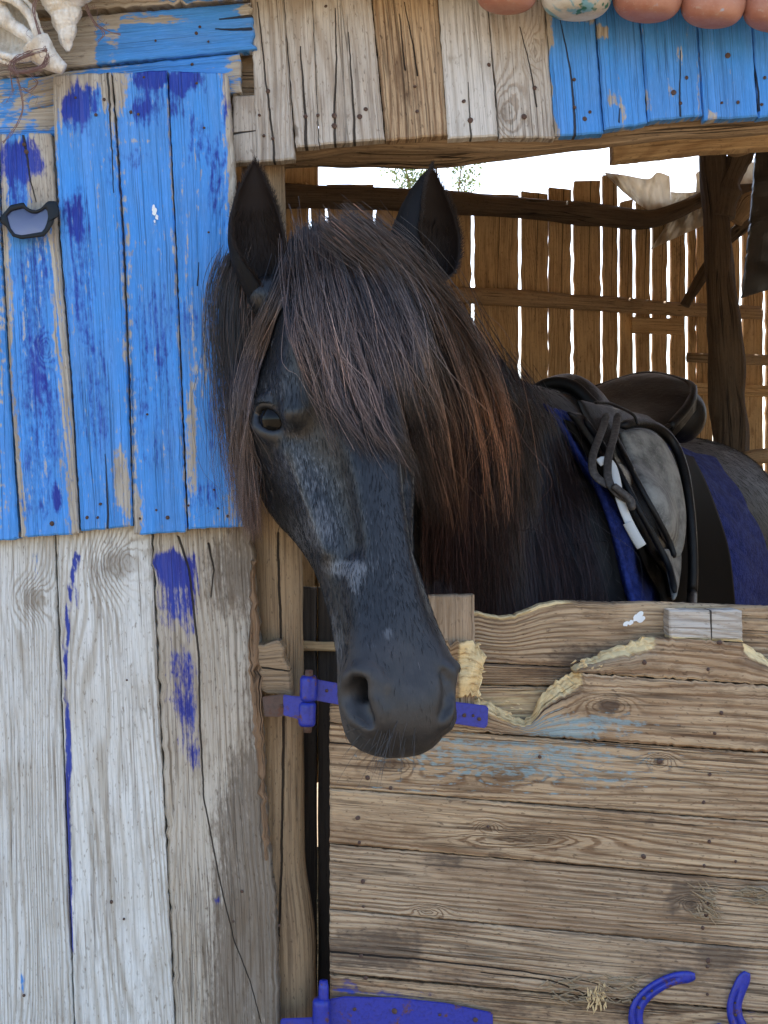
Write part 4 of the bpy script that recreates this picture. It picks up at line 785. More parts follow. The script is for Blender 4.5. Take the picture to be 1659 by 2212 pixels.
# jaw
hsweep([(.05, -.10, -.20, .045), (.10, -.09, -.245, .056), (.17, -.09, -.268, .060), (.24, -.08, -.258, .056), (.30, -.08, -.222, .048), (.36, -.07, -.182, .041), (.43, -.06, -.150, .036), (.50, -.06, -.138, .034), (.54, -.07, -.134, .032), (.565, -.08, -.122, .024)], .022)
ell((.185, -.165, .050), (.100, .080, .034), .025)                       # cheek muscle
ell((.125, -.020, .066), (.055, .042, .026), .035)                         # temple
caps((.165, -.034, .078), (.215, -.034, .084), .012, .012, .026)          # brow
caps((.250, -.070, .074), (.375, -.062, .052), .010, .007, .024)          # facial crest
ell((.335, -.030, .056), (.055, .018, .014), .03, 'cut')                  # hollow above the crest
ell((.553, -.056, .029), (.045, .047, .032), .022)                        # muzzle halves
ell((.568, -.058, 0), (.036, .046, .040), .022, both=False)
ell((.558, -.112, 0), (.030, .024, .028), .018, both=False)               # chin
caps((.42, -.036, .030), (.520, -.028, .042), .008, .016, .030)          # nose wing above the nostril
caps((.46, -.084, .034), (.580, -.080, .040), .008, .012, .020)           # lip edge
# nostrils: a raised rim round a comma-shaped hole, where the photograph shows the near one; the far one mirrors it
def onface(L):
    L = np.array(L, float); return to_head(W(L[:, 0], L[:, 1], fillrow(hit(L[:, 0], L[:, 1]))).astype(np.float32)).astype(float) / K
def fillrow(D): ok = ~np.isnan(D); return np.interp(np.arange(len(D)), np.arange(len(D))[ok], D[ok])
rim = onface([(822, 1478), (803, 1457), (778, 1452), (756, 1466), (748, 1494), (752, 1526), (768, 1556), (796, 1574)])
inn = onface([(808, 1486), (816, 1512), (824, 1540), (828, 1566)])
hole = onface([(790, 1474), (778, 1482), (776, 1500), (784, 1522), (796, 1545), (808, 1562)])
nv_ = (np.array(grad(from_head(hole[2] * K)[None])[0]) @ HM.T)
for a, b in zip(rim[:-1], rim[1:]): caps(a, b, .0078, .0078, .010)
for i_, (a, b) in enumerate(zip(inn[:-1], inn[1:])): caps(a + nv_ * .001, b + nv_ * .001, .0065, .0065, .010)
HR = (.0065, .0095, .0100, .0088, .0066, .0035)
for i_, (a, b) in enumerate(zip(hole[:-1], hole[1:])): caps(a + nv_ * .003, b + nv_ * .003, HR[i_], HR[i_ + 1], .006, 'cut')
caps(hole[1] - nv_ * .002, hole[1] - nv_ * .028, .0098, .0080, .004, 'cut'); caps(hole[2] - nv_ * .002, hole[2] - nv_ * .024, .0092, .007, .004, 'cut')
far_ = onface([(960, 1452), (970, 1470), (974, 1496), (968, 1524), (956, 1545)]); fr2 = (.004, .0058, .0062, .005, .003); nf_ = np.array(grad(from_head(far_[2] * K)[None])[0]) @ HM.T
for i_, (a, b) in enumerate(zip(far_[:-1], far_[1:])): caps(a, b, fr2[i_], fr2[i_ + 1], .006, 'cut', both=False); caps(a - nf_ * .004, b - nf_ * .004, fr2[i_], fr2[i_ + 1], .004, 'cut', both=False)
# mouth
for a, b in zip([(.50, -.104, .050), (.54, -.100, .052), (.570, -.096, .042)], [(.54, -.100, .052), (.570, -.096, .042), (.595, -.092, .016)]): caps(a, b, .0032, .0032, .006, 'cut')
caps(W(578, 640, 1.512), W(650, 660, 1.53), .025, .045, .03, both=False, world=True); caps(W(884, 632, 1.572), W(810, 650, 1.57), .028, .045, .03, both=False, world=True)
# -- eye: where the sight line of the photograph meets the orbit
de = float(hit(583, 905)); EYE = W(583, 905, de); EN = grad(EYE[None], .012)[0]; EN = norm(EN * .35 + np.array([-.20, -.85, .03]))
sl = norm(np.array([.92, 0, -.40]) - (np.array([.92, 0, -.40]) @ EN) * EN); sv_ = norm(np.cross(EN, sl)); sv_ = sv_ if sv_[2] > 0 else -sv_   # slit axis and lid-up axis
def mound(P):
    q = P - (EYE - EN * .012).astype(np.float32); a = q @ sl.astype(np.float32); b = q @ sv_.astype(np.float32); c = q @ EN.astype(np.float32)
    return (np.sqrt((a / .046) ** 2 + (b / .038) ** 2 + (c / .026) ** 2) - 1) * .026
put(EYE - .08, EYE + .08, mound, .05)
_me = to_head((EYE - EN * .012).astype(np.float32)[None])[0].astype(float) / K; ell((_me[0], _me[1], -_me[2]), (.045, .034, .024), .03, both=False)
EYE = W(583, 905, float(hit(583, 905))); ER = .0245; EC = EYE - EN * .0190
def eyecut(P):
    q = P - EYE.astype(np.float32); a = q @ sl.astype(np.float32); b = q @ sv_.astype(np.float32); c = q @ EN.astype(np.float32)
    bb = np.where(b > 0, .0165, .0145); r = np.sqrt((a / .0225) ** 2 + (b / bb) ** 2 + (c / .030) ** 2); return (r - 1) * .0125
put(EYE - .04, EYE + .04, eyecut, .004, 'cut')
for (rb, rw, ph0, ph1, rad0, lift) in ((.0175, .0240, .05, 3.09, .0045, .0016), (.0165, .0240, 3.3, 6.1, .0032, .0002), (.0270, .0320, .35, 2.7, .0040, -.0010), (.0235, .0300, 3.6, 5.8, .0026, -.002)):
    ph = np.linspace(ph0, ph1, 9); ring_ = [EYE + sl * rw * math.cos(p) + sv_ * rb * math.sin(p) + EN * (lift - .007 * abs(math.cos(p)) ** 3) for p in ph]
    for a, b in zip(ring_[:-1], ring_[1:]): caps(a, b, rad0 * .9, rad0 * .9, .007, both=False, world=True)

def surface_nets(Fd, xs, ys, zs):
    ins = Fd < 0; c = ins[:-1, :-1, :-1].astype(np.int8).copy()
    for dx in (0, 1):
        for dy in (0, 1):
            for dz in (0, 1):
                if dx or dy or dz: c += ins[dx:Fd.shape[0] - 1 + dx, dy:Fd.shape[1] - 1 + dy, dz:Fd.shape[2] - 1 + dz]
    act = np.argwhere((c > 0) & (c < 8)); idm = np.full(c.shape, -1, np.int32); idm[tuple(act.T)] = np.arange(len(act))
    ax = (xs, ys, zs); acc = np.zeros((len(act), 3)); cnt = np.zeros(len(act))
    cor = [(a, b, d) for a in (0, 1) for b in (0, 1) for d in (0, 1)]
    for ci in cor:
        for axis in range(3):
            if ci[axis]: continue
            cj = list(ci); cj[axis] = 1; i0 = act + np.array(ci); i1 = act + np.array(cj); f0 = Fd[tuple(i0.T)]; f1 = Fd[tuple(i1.T)]
            m = (f0 < 0) != (f1 < 0); t = np.where(m, f0 / np.where(m, f0 - f1, 1), 0)
            p0 = np.stack([ax[k_][i0[:, k_]] for k_ in range(3)], -1); p1 = np.stack([ax[k_][i1[:, k_]] for k_ in range(3)], -1)
            acc += np.where(m[:, None], p0 + t[:, None] * (p1 - p0), 0); cnt += m
    V = acc / cnt[:, None]; Q = []
    for axis in range(3):
        o1, o2 = (axis + 1) % 3, (axis + 2) % 3
        sl0 = [slice(None)] * 3; sl1 = [slice(None)] * 3; sl0[axis] = slice(0, -1); sl1[axis] = slice(1, None)
        ch = np.argwhere(ins[tuple(sl0)] != ins[tuple(sl1)]); ok = (ch[:, o1] > 0) & (ch[:, o2] > 0) & (ch[:, o1] < Fd.shape[o1] - 1) & (ch[:, o2] < Fd.shape[o2] - 1); ch = ch[ok]
        e1 = np.zeros(3, int); e1[o1] = 1; e2 = np.zeros(3, int); e2[o2] = 1
        q = np.stack([idm[tuple((ch - e1 - e2).T)], idm[tuple((ch - e2).T)], idm[tuple(ch.T)], idm[tuple((ch - e1).T)]], 1)
        fl_ = ins[tuple(ch.T)]; q = np.where(fl_[:, None], q, q[:, ::-1]); Q.append(q)
    Q = np.vstack(Q); return V, Q[(Q >= 0).all(1)]
HVt, HQ = surface_nets(GF, gxs, gys, gzs)
def laplace(V, Q, it, lam):
    E = np.vstack([Q[:, [0, 1]], Q[:, [1, 2]], Q[:, [2, 3]], Q[:, [3, 0]]]); n = len(V); deg = np.bincount(E[:, 0], minlength=n) + np.bincount(E[:, 1], minlength=n)
    for _ in range(it):
        s = np.stack([np.bincount(E[:, 0], V[E[:, 1], k_], n) + np.bincount(E[:, 1], V[E[:, 0], k_], n) for k_ in range(3)], -1); V = V + lam * (s / np.maximum(deg, 1)[:, None] - V)
    return V
HVt = laplace(HVt, HQ, 2, .5)
# ------------------------------------------------------------------ ears: cupped shells joined to the body mesh
def ear(base, tip, openv, rmax, twist=0., bend=0.):
    base, tip = np.asarray(base), np.asarray(tip); ax = norm(tip - base); L = np.linalg.norm(tip - base); o = norm(np.asarray(openv) - (np.asarray(openv) @ ax) * ax); s = np.cross(ax, o)
    nh, na = 34, 25; hs = np.linspace(0, 1, nh); out = []; inn = []
    prof = np.interp(hs, [0, .12, .28, .45, .6, .75, .88, .96, 1], [.62, .80, .98, 1., .90, .68, .38, .15, .02]) * rmax
    half = np.interp(hs, [0, .15, .4, .8, 1], [170, 155, 122, 112, 105])
    for i, h in enumerate(hs):
        c = base + ax * (h * L) + s * bend * math.sin(h * math.pi) - o * bend * .3 * h * h
        tw = twist * h; oo = o * math.cos(tw) + s * math.sin(tw); ss = np.cross(ax, oo)
        for j in range(na):
            a = R(half[i]) * (2 * j / (na - 1) - 1); r = prof[i]; depth = .70
            dr = -oo * math.cos(a) * depth + ss * math.sin(a); p = c + dr * r + oo * r * .15
            out.append(p); th = .0035 * (1 - abs(2 * j / (na - 1) - 1) ** 4 * .8) * min(1, (1 - h) * 6 + .1); inn.append(p - dr * min(th * 1.6, r * .5))
    V = out + inn; nb = nh * na; f = grid_faces(nh, na, 0) + grid_faces(nh, na, nb, True)
    for i in range(nh - 1): f += [(i * na, (i + 1) * na, nb + (i + 1) * na, nb + i * na), ((i + 1) * na + na - 1, i * na + na - 1, nb + i * na + na - 1, nb + (i + 1) * na + na - 1)]
    f += [((nh - 1) * na + j, (nh - 1) * na + j + 1, nb + (nh - 1) * na + j + 1, nb + (nh - 1) * na + j) for j in range(na - 1)]
    return np.array(V), f, nb
earL = ear(W(586, 664, 1.515), W(549, 352, 1.525), (.30, -1, .0), .0365, twist=.1, bend=-.010)
earR = ear(W(864, 626, 1.56), W(940, 360, 1.575), (.86, -.52, .05), .058, twist=-.10, bend=.018)
nH = len(HVt); allV = [HVt]; allF = [tuple(q) for q in HQ]; inner = [np.zeros(nH)]
base_ = nH
for V_, f_, nb in (earL, earR):
    allV.append(V_); allF += [tuple(int(i) + base_ for i in q) for q in f_]; m_ = np.zeros(len(V_)); m_[nb:] = 1; inner.append(m_); base_ += len(V_)
allV = np.vstack(allV); inner = np.concatenate(inner)
hme = bpy.data.meshes.new('horse'); hme.from_pydata(allV.tolist(), [], [tuple(int(i) for i in q) for q in allF]); hme.update()
bm = bmesh.new(); bm.from_mesh(hme); bm.faces.ensure_lookup_table(); bmesh.ops.recalc_face_normals(bm, faces=bm.faces); bm.to_mesh(hme); bm.free()
hq = to_head(allV.astype(np.float32)) / K
muz = smooth(hq[:, 0], .47, .53) * (np.arange(len(allV)) < nH); set_attr(hme, 'muzzle', muz); set_attr(hme, 'inner', inner); set_attr(hme, 'matt', np.clip((np.arange(len(allV)) >= nH) * 1. + (allV[:, 1] > .3) * .7, 0, 1))
_hc = hme.attributes.new('flow', 'FLOAT_VECTOR', 'POINT'); _hc.data.foreach_set('vector', np.where((allV[:, 1] < .12)[:, None], hq.astype(float) * [1, 1, 1], allV @ np.array([[0, .5, .8], [0, .8, .5], [1., .1, .1]]).T).astype(np.float32).ravel())
_px = allV[:, 0] / (allV[:, 1] + WALL) * F_PX + CX; _py = CY - (allV[:, 2] - CAM_H) / (allV[:, 1] + WALL) * F_PX
fr_ = np.zeros(len(allV)); near = allV[:, 1] < .05
for (x_, y_, rx_, ry_, w_) in ((690, 1060, 70, 120, .34), (620, 1000, 50, 70, .30), (748, 1228, 42, 16, 1.0), (765, 1255, 16, 30, .7), (720, 1400, 30, 90, .55), (690, 1150, 60, 50, .35), (600, 830, 50, 40, .30), (838, 1370, 10, 14, .9), (800, 1395, 14, 8, .5), (820, 1200, 60, 160, .16), (640, 1200, 30, 60, .3)): fr_ += w_ * np.exp(-((_px - x_) / rx_) ** 2 - ((_py - y_) / ry_) ** 2) * near
set_attr(hme, 'frost', fr_)
k = NT('black_coat'); g = k.n('TexCoord').outputs['Object']
nn = k.noise(g, 38., 5., .65); fs = k.n('SeparateXYZ', {0: k.attr('flow', 1)}); mu = lambda a_, b_: k.math('MULTIPLY', a_, b_)
n2 = k.noise(k.xyz(mu(fs.outputs[0], 75.), mu(fs.outputs[1], 620.), mu(fs.outputs[2], 620.)), 1., 3., .65); n4 = k.noise(k.xyz(mu(fs.outputs[0], 45.), mu(fs.outputs[1], 330.), mu(fs.outputs[2], 330.)), 1., 3., .65); n3 = k.noise(g, 9., 3., .5)
cc = k.mix(k.step(n3, .35, .7), (.0045, .0045, .0052), (.009, .0085, .0085))
fl2 = mu(k.step(n4, .58, .74), k.step(k.noise(g, 14., 3., .6), .42, .66)); cc = k.mix(mu(fl2, .5), cc, (.045, .046, .048))
frm = k.step(k.math('ADD', k.attr('frost'), mu(k.math('SUBTRACT', k.math('ADD', n4, n2), 1.), 1.1)), .22, .75); cc = k.mix(mu(frm, .62), cc, (.17, .18, .195))
mz = k.attr('muzzle'); skin = k.mix(k.step(nn, .35, .7), (.015, .014, .014), (.030, .027, .026)); cc = k.mix(mz, cc, skin)
cc = k.mix(k.attr('inner'), cc, (.016, .0105, .008))
M['coat'] = k.out(k.bsdf(Base_Color=cc, Roughness=k.math('MULTIPLY_ADD', k.attr('matt'), .25, k.math('MULTIPLY_ADD', mz, .10, .40)), Normal=k.bump(k.math('ADD', k.math('MULTIPLY', nn, .4), k.math('ADD', n2, n4)), .30, .0010), Specular_IOR_Level=k.math('MULTIPLY_ADD', k.attr('matt'), -.34, .50)).outputs[0])
horse = link('horse', hme, M['coat'], None, True)
tag(horse, 'black long-maned horse, saddled, leaning its head out over the chewed half door', 'horse')
# eyes
k = NT('dark_eye'); M['eye'] = k.out(k.bsdf(Base_Color=(.004, .0035, .003), Roughness=.03, Specular_IOR_Level=.16).outputs[0])
def sphere(c, r, nu=24, nv=16, scale=(1, 1, 1)):
    v = [(c[0] + r * scale[0] * math.sin(math.pi * j / nv) * math.cos(6.28318 * i / nu), c[1] + r * scale[1] * math.sin(math.pi * j / nv) * math.sin(6.28318 * i / nu), c[2] + r * scale[2] * math.cos(math.pi * j / nv)) for j in range(nv + 1) for i in range(nu)]
    f = [(j * nu + i, (j + 1) * nu + i, (j + 1) * nu + (i + 1) % nu, j * nu + (i + 1) % nu) for j in range(nv) for i in range(nu)]; return v, f
link('eye', mesh('eye', *sphere(EC, ER)), M['eye'], horse, True)
mir = to_head(EC.astype(np.float32)[None])[0].astype(float); mir[2] *= -1
link('eye', mesh('eye', *sphere(from_head(mir), ER)), M['eye'], horse, True)

# ------------------------------------------------------------------ hair
k = NT('horse_hair'); col = k.n('Attribute', attribute_name='tint').outputs[0]
M['hair'] = k.out(k.bsdf(Base_Color=col, Roughness=.38, Specular_IOR_Level=.55).outputs[0])
k = NT('short_coat_hair'); col = k.n('Attribute', attribute_name='tint').outputs[0]
M['fur'] = k.out(k.bsdf(Base_Color=col, Roughness=.5, Specular_IOR_Level=.3).outputs[0])
def curves(name, P, rad, colr, mat, parent):
    """P (n,m,3), rad (m,) or (n,m), colr (n,m,3)"""
    n, m = P.shape[:2]; cd = bpy.data.hair_curves.new(name); cd.add_curves([m] * n)
    cd.position_data.foreach_set('vector', P.astype(np.float32).ravel())
    a = cd.attributes.get('radius') or cd.attributes.new('radius', 'FLOAT', 'POINT'); a.data.foreach_set('value', np.broadcast_to(np.asarray(rad, np.float32), (n, m)).astype(np.float32).ravel())
    t = cd.attributes.new('tint', 'FLOAT_COLOR', 'POINT'); t.data.foreach_set('color', np.concatenate([colr, np.ones((n, m, 1))], -1).astype(np.float32).ravel())
    cd.materials.append(mat); o = bpy.data.objects.new(name, cd); C.objects.link(o); o.parent = parent; o['kind'] = 'stuff'; return o
MP = 22
def guide(pts, lift, d_root=None, limit=(.05, .03), dfix=None):
    """pixel polyline laid on the horse -> 3-D guide. dfix: distances where the lock hangs free"""
    S = catmull(np.array(pts, float), MP); h = hit(S[:, 0], S[:, 1], .0)
    lf = np.interp(np.linspace(0, 1, MP), np.linspace(0, 1, len(np.atleast_1d(lift))), np.atleast_1d(lift)); d = np.zeros(MP)
    if dfix is not None:
        fx = np.interp(np.linspace(0, 1, MP), np.linspace(0, 1, len(dfix)), dfix); d = np.where(np.isnan(h), fx, np.minimum(h - lf, fx))
    else:
        prev = d_root if d_root is not None else (h[0] - lf[0] if not np.isnan(h[0]) else 1.5)
        for i in range(MP):
            v = prev if np.isnan(h[i]) else h[i] - lf[i]; prev = float(np.clip(v, prev - limit[0], prev + limit[1])); d[i] = prev
    ker = np.ones(5) / 5; d = np.convolve(np.pad(d, 2, 'edge'), ker, 'valid')
    return W(S[:, 0], S[:, 1], d)
def strands(G, n, colfn, name, rad=.00028, spread=.010, thick=.014, frizz=.004, clump=12, cl=.75, lmin=.62, parent=None, out=None, root_spread=None):
    """hair between ordered guides G (k,MP,3); locks gather towards their tips"""
    G = np.asarray(G); kg = len(G); ncl = max(6, n // clump)
    def at(g): i = np.clip(g.astype(int), 0, kg - 2); f = (g - i)[:, None, None]; return G[i] * (1 - f) + G[i + 1] * f
    gc = np.sort(rng.uniform(0, kg - 1, ncl)); ci = rng.integers(0, ncl, n); g = np.clip(gc[ci] + rng.normal(0, .28, n), 0, kg - 1)
    P = at(g); Pc = at(gc)
    s = np.linspace(0, 1, MP)
    coff = rng.normal(0, 1, (ncl, 3)) * [spread, thick, spread * .6]; coff[:, 1] = -np.abs(coff[:, 1]) * .8
    cw = np.zeros((ncl, MP, 3)); ph = rng.uniform(0, 6.28, (ncl, 3)); fq = rng.uniform(2.2, 5.5, (ncl, 3))
    cw = np.sin(s[None, :, None] * fq[:, None, :] + ph[:, None, :]) * (s[None, :, None]) * spread * .9
    Pc = Pc + coff[:, None, :] * np.clip(s * 3, .35, 1)[None, :, None] + cw
    rs = spread * .6 if root_spread is None else root_spread
    soff = rng.normal(0, 1, (n, 3)) * [rs, thick * .5, rs]
    P = P + soff[:, None, :] * (1 - .4 * s)[None, :, None]; P[..., 1] -= 0
    wq = cl * smooth(s, .05, .75)[None, :, None] * rng.uniform(.55, 1.08, (n, 1, 1)); P = P * (1 - wq) + Pc[ci] * wq
    P += coff[ci][:, None, :] * (1 - wq) * .5
    fz = rng.normal(0, 1, (n, 5, 3)); t5 = np.linspace(0, 4, MP); i5 = np.clip(t5.astype(int), 0, 3); f5 = (t5 - i5)[None, :, None]
    P += (fz[:, i5] * (1 - f5) + fz[:, i5 + 1] * f5) * frizz * (s ** 1.1)[None, :, None] * np.where(rng.random((n, 1, 1)) < .12, 3.2, 1.)
    ln_ = rng.uniform(lmin, 1.03, n)[:, None] * s[None, :]; ii = np.clip((ln_ * (MP - 1)).astype(int), 0, MP - 2); ff = np.clip(ln_ * (MP - 1) - ii, 0, 1.3)[..., None]; ar = np.arange(n)[:, None]
    P = P[ar, ii] * (1 - ff) + P[ar, ii + 1] * ff
    for _ in range(2):          # keep hair outside the hide
        v = sdf(P); bad = v < .003
        if bad.any():
            q = P[bad]; P[bad] = q + grad(q) * (.0035 - v[bad])[:, None].clip(0, .03)
    colr = colfn(P, s, n, ci, ncl); rr = rad * np.interp(s, [0, .7, 1], [1., .9, .25])[None, :] * rng.uniform(.7, 1.3, (n, 1))
    return curves(name, P, rr, colr, M['hair'], parent)
def toneset(black, brown, rust, f_b, f_r):
    black, brown, rust = map(np.array, (black, brown, rust))
    def fn(P, s, n, ci, ncl):
        px = P[..., 0] / (P[..., 1] + WALL) * F_PX + CX; py = CY - (P[..., 2] - CAM_H) / (P[..., 1] + WALL) * F_PX
        cb = np.clip(f_b(px, py, s) + rng.normal(0, .26, ncl)[ci][:, None] + rng.normal(0, .16, (n, 1)), 0, 1)[..., None]; cr_ = np.clip(f_r(px, py, s) + rng.normal(0, .10, (n, 1)), 0, 1)[..., None]
        c = black * (1 - cb) + brown * cb; c = c * (1 - cr_) + rust * cr_; lt = rng.random((n, 1, 1)); return c * np.where(lt > .93, 3.0, rng.uniform(.45, 1.35, (n, 1, 1)))
    return fn
BLK, BRN, RST = (.010, .010, .0125), (.16, .105, .086), (.40, .20, .115)
# forelock falling over the face to the image right
FG = [guide([(650, 538), (648, 600), (652, 700), (670, 790), (694, 880), (716, 948)], (.007, .008, .008, .007), 1.49),
      guide([(662, 520), (668, 600), (690, 690), (725, 800), (748, 890), (790, 965)], (.009, .010, .009, .008), 1.49),
      guide([(690, 508), (720, 590), (757, 690), (795, 830), (835, 940), (872, 1010)], (.010, .011, .010, .010), 1.49),
      guide([(715, 502), (765, 575), (818, 690), (862, 840), (895, 960), (925, 1085)], (.011, .012, .012, .012), 1.49),
      guide([(735, 500), (800, 565), (868, 680), (915, 830), (942, 980), (962, 1140)], (.012, .013, .014, .016), 1.49),
      guide([(752, 500), (830, 565), (910, 680), (965, 820), (1003, 970), (1020, 1130)], (.012, .014, .018, .02), 1.49),
      guide([(772, 506), (850, 565), (940, 670), (1010, 810), (1050, 960), (1062, 1118)], (.014, .016, .022, .025), 1.50),
      guide([(790, 520), (870, 580), (955, 670), (1030, 800), (1068, 950), (1074, 1090)], (.014, .016, .024, .028), 1.51)]
fore_b = lambda px, py, s: smooth(s[None, :] + 0 * px, .30, .85) * .75; fore_r = lambda px, py, s: .95 * smooth(px, 905, 1040) * smooth(py, 770, 930)
tone_f = toneset(BLK, BRN, RST, fore_b, fore_r)
tone_u = toneset(BLK, (.030, .022, .020), (.11, .050, .030), lambda px, py, s: .6 * fore_b(px, py, s), lambda px, py, s: .8 * fore_r(px, py, s))
strands(FG, 6500, tone_u, 'forelock', spread=.010, thick=.005, frizz=.003, clump=70, cl=.80, lmin=.62, parent=horse)
strands([g + np.array([0, -.006, .001]) for g in FG], 2300, tone_f, 'forelock_lock', spread=.014, thick=.006, frizz=.004, clump=48, cl=1.12, lmin=.5, parent=horse)
tone_s = toneset((.05, .045, .045), (.24, .17, .14), (.42, .23, .14), fore_b, fore_r)
strands([g + np.array([0, -.010, .002]) for g in FG], 650, tone_s, 'stray_hair', rad=.0002, spread=.022, thick=.008, frizz=.011, clump=5, cl=.5, parent=horse, lmin=.45)
LG = [guide([(640, 545), (618, 610), (580, 700), (548, 790), (534, 900), (530, 1010), (545, 1120)], (.012, .012, .012, .012), 1.49, (.05, .02)),
      guide([(632, 555), (605, 640), (562, 740), (537, 830), (526, 930), (530, 1040), (540, 1150)], (.014, .014, .014, .014), 1.49, (.05, .02)),
      guide([(628, 570), (596, 650), (556, 740), (528, 840), (516, 950), (518, 1060), (538, 1150)], (.016, .016, .016, .016), 1.49, (.05, .02))]
tone_l = toneset(BLK, (.15, .105, .088), (.20, .12, .085), lambda px, py, s: .30 + .6 * smooth(s[None, :] + 0 * px, .15, .6), lambda px, py, s: .25 * smooth(py, 950, 1100))
strands(LG, 170, tone_l, 'side_lock', spread=.011, thick=.005, frizz=.008, clump=13, cl=.8, lmin=.5, parent=horse)
CG = [guide([(520, 560), (498, 620), (492, 720), (502, 840), (512, 960), (528, 1060), (540, 1150)], (.0,), dfix=(1.53, 1.53, 1.53, 1.53, 1.53)),
      guide([(525, 555), (515, 640), (518, 740), (522, 850), (528, 960), (536, 1060), (545, 1150)], (.0,), dfix=(1.54, 1.54, 1.54, 1.54, 1.54)),
      guide([(540, 560), (538, 640), (538, 740), (540, 850), (540, 960), (542, 1060), (548, 1160)], (.0,), dfix=(1.55, 1.55, 1.55, 1.55, 1.55))]
tone_c = toneset(BLK, BRN, (.16, .08, .055), lambda px, py, s: .55 * smooth(py, 760, 1050), lambda px, py, s: .45 * smooth(py, 950, 1130))
strands(CG, 1700, tone_c, 'mane', spread=.006, thick=.006, frizz=.005, clump=60, cl=.5, parent=horse, root_spread=.006)
CGw = [g + np.array([-.012 - .006 * i, 0, 0]) for i, g in enumerate(CG[:1] * 2)]
strands(CGw, 160, tone_c, 'loose_mane_hair', rad=.0002, spread=.012, thick=.006, frizz=.010, clump=4, cl=.3, parent=horse, lmin=.4)
# mane hanging from the crest down the neck
crest = catmull(np.array([(770, 520), (850, 570), (935, 655), (1015, 750), (1050, 785), (1085, 812), (1120, 842)], float), 9)
MG = []
for i, (x, y) in enumerate(crest):
    q = i / 8; xe = np.interp(q, [0, .3, .5, .75, 1], [950, 985, 1070, 1190, 1300]); ye = np.interp(q, [0, .5, 1], [1345, 1350, 1330]); xm = x + (xe - x) * np.interp(q, [0, .4, 1], [.95, .72, .55]) + 12
    ym = y + (ye - y) * .45
    MG.append(guide([(x, y), (x + (xm - x) * .55 + 8, y + (ym - y) * .42), (xm, ym), (xm + (xe - xm) * .6, ym + (ye - ym) * .55), (xe, ye), (xe + 3, ye + 60)], (.012, .016, .018, .02), np.interp(q, [0, 1], [1.62, 2.3]), (.10, .06)))
mane_b = lambda px, py, s: .55 * smooth(s[None, :] + 0 * px, .35, .95) + .15; mane_r = lambda px, py, s: .16 * smooth(py, 1000, 1250) * smooth(-px, -1300, -1100)
tone_m = toneset(BLK, (.040, .023, .021), (.13, .05, .035), mane_b, mane_r)
strands(MG, 11000, tone_m, 'mane', rad=.0004, spread=.012, thick=.012, frizz=.005, clump=60, cl=.6, lmin=.7, parent=horse)
strands(MG, 700, tone_m, 'loose_mane_hair', rad=.0003, spread=.03, thick=.02, frizz=.02, clump=3, cl=.2, lmin=.3, parent=horse)
# short coat on the side seen from the door
tri = np.array([[q[0], q[1], q[2]] for q in HQ] + [[q[0], q[2], q[3]] for q in HQ]); A_, B_, C_ = HVt[tri[:, 0]], HVt[tri[:, 1]], HVt[tri[:, 2]]
ar_ = np.linalg.norm(np.cross(B_ - A_, C_ - A_), axis=1) / 2; cen = (A_ + B_ + C_) / 3; hc = to_head(cen.astype(np.float32)) / K
wgt = ar_ * ((cen[:, 1] < .25) * 1. + (cen[:, 1] >= .25) * .16 * (cen[:, 2] > 1.05)); wgt = wgt / wgt.sum()
NF = 60000; ti = rng.choice(len(tri), NF, p=wgt); r1, r2 = rng.random(NF), rng.random(NF); sw = r1 + r2 > 1; r1[sw], r2[sw] = 1 - r1[sw], 1 - r2[sw]
RP = A_[ti] + r1[:, None] * (B_[ti] - A_[ti]) + r2[:, None] * (C_[ti] - A_[ti]); NRM = grad(RP, .008); hqq = to_head(RP.astype(np.float32)) / K
onhead = hqq[:, 0] > -.05
flow = np.where(((RP[:, 1] < .15))[:, None], HU[None] + .35 * HW[None] * np.sign(hqq[:, 2:3]) * .4 - .25 * HV[None] * (hqq[:, 0:1] < .4), np.array([[.35, .25, -.85]])); sw_ = np.stack([np.array([nz(*(p * 9)), nz(*(p * 9 + 7)), nz(*(p * 9 + 13))]) for p in RP[::10]], 0).repeat(10, 0)[:NF]
flow = flow + sw_ * .28 + rng.normal(0, .09, (NF, 3)); flow -= (flow * NRM).sum(1)[:, None] * NRM; flow /= np.linalg.norm(flow, axis=1)[:, None] + 1e-9
mz_ = smooth(hqq[:, 0], .46, .53); keep = rng.random(NF) > mz_ * .93; keep &= (np.linalg.norm(RP - EYE, axis=1) > .026)
RP, NRM, flow, hqq = RP[keep], NRM[keep], flow[keep], hqq[keep]; nf = len(RP)
Lf = np.where(RP[:, 1] > .25, .016, .0075) * rng.uniform(.6, 1.3, nf); s4 = np.array([0, .4, .75, 1.])
FP = RP[:, None] + flow[:, None] * (s4[None, :, None] * Lf[:, None, None]) + NRM[:, None] * (np.array([0, .09, .11, .08])[None, :, None] * Lf[:, None, None])
gry = np.clip(.5 * np.array([nz(*(p * 14)) for p in RP[::6]]).repeat(6)[:nf] + .1, 0, 1); pr = rng.random(nf)
cf = np.where((pr < .03 + .14 * gry * (RP[:, 1] < .2) + .02 * (RP[:, 1] > .2))[:, None], np.array([[.11, .11, .115]]) * rng.uniform(.3, 1.5, (nf, 1)), np.array([[.006, .006, .0068]]) * rng.uniform(.7, 1.4, (nf, 1)))
curves('coat_hair', FP, np.array([.00014, .00014, .00011, .00004]), np.repeat(cf[:, None], 4, 1), M['fur'], horse)
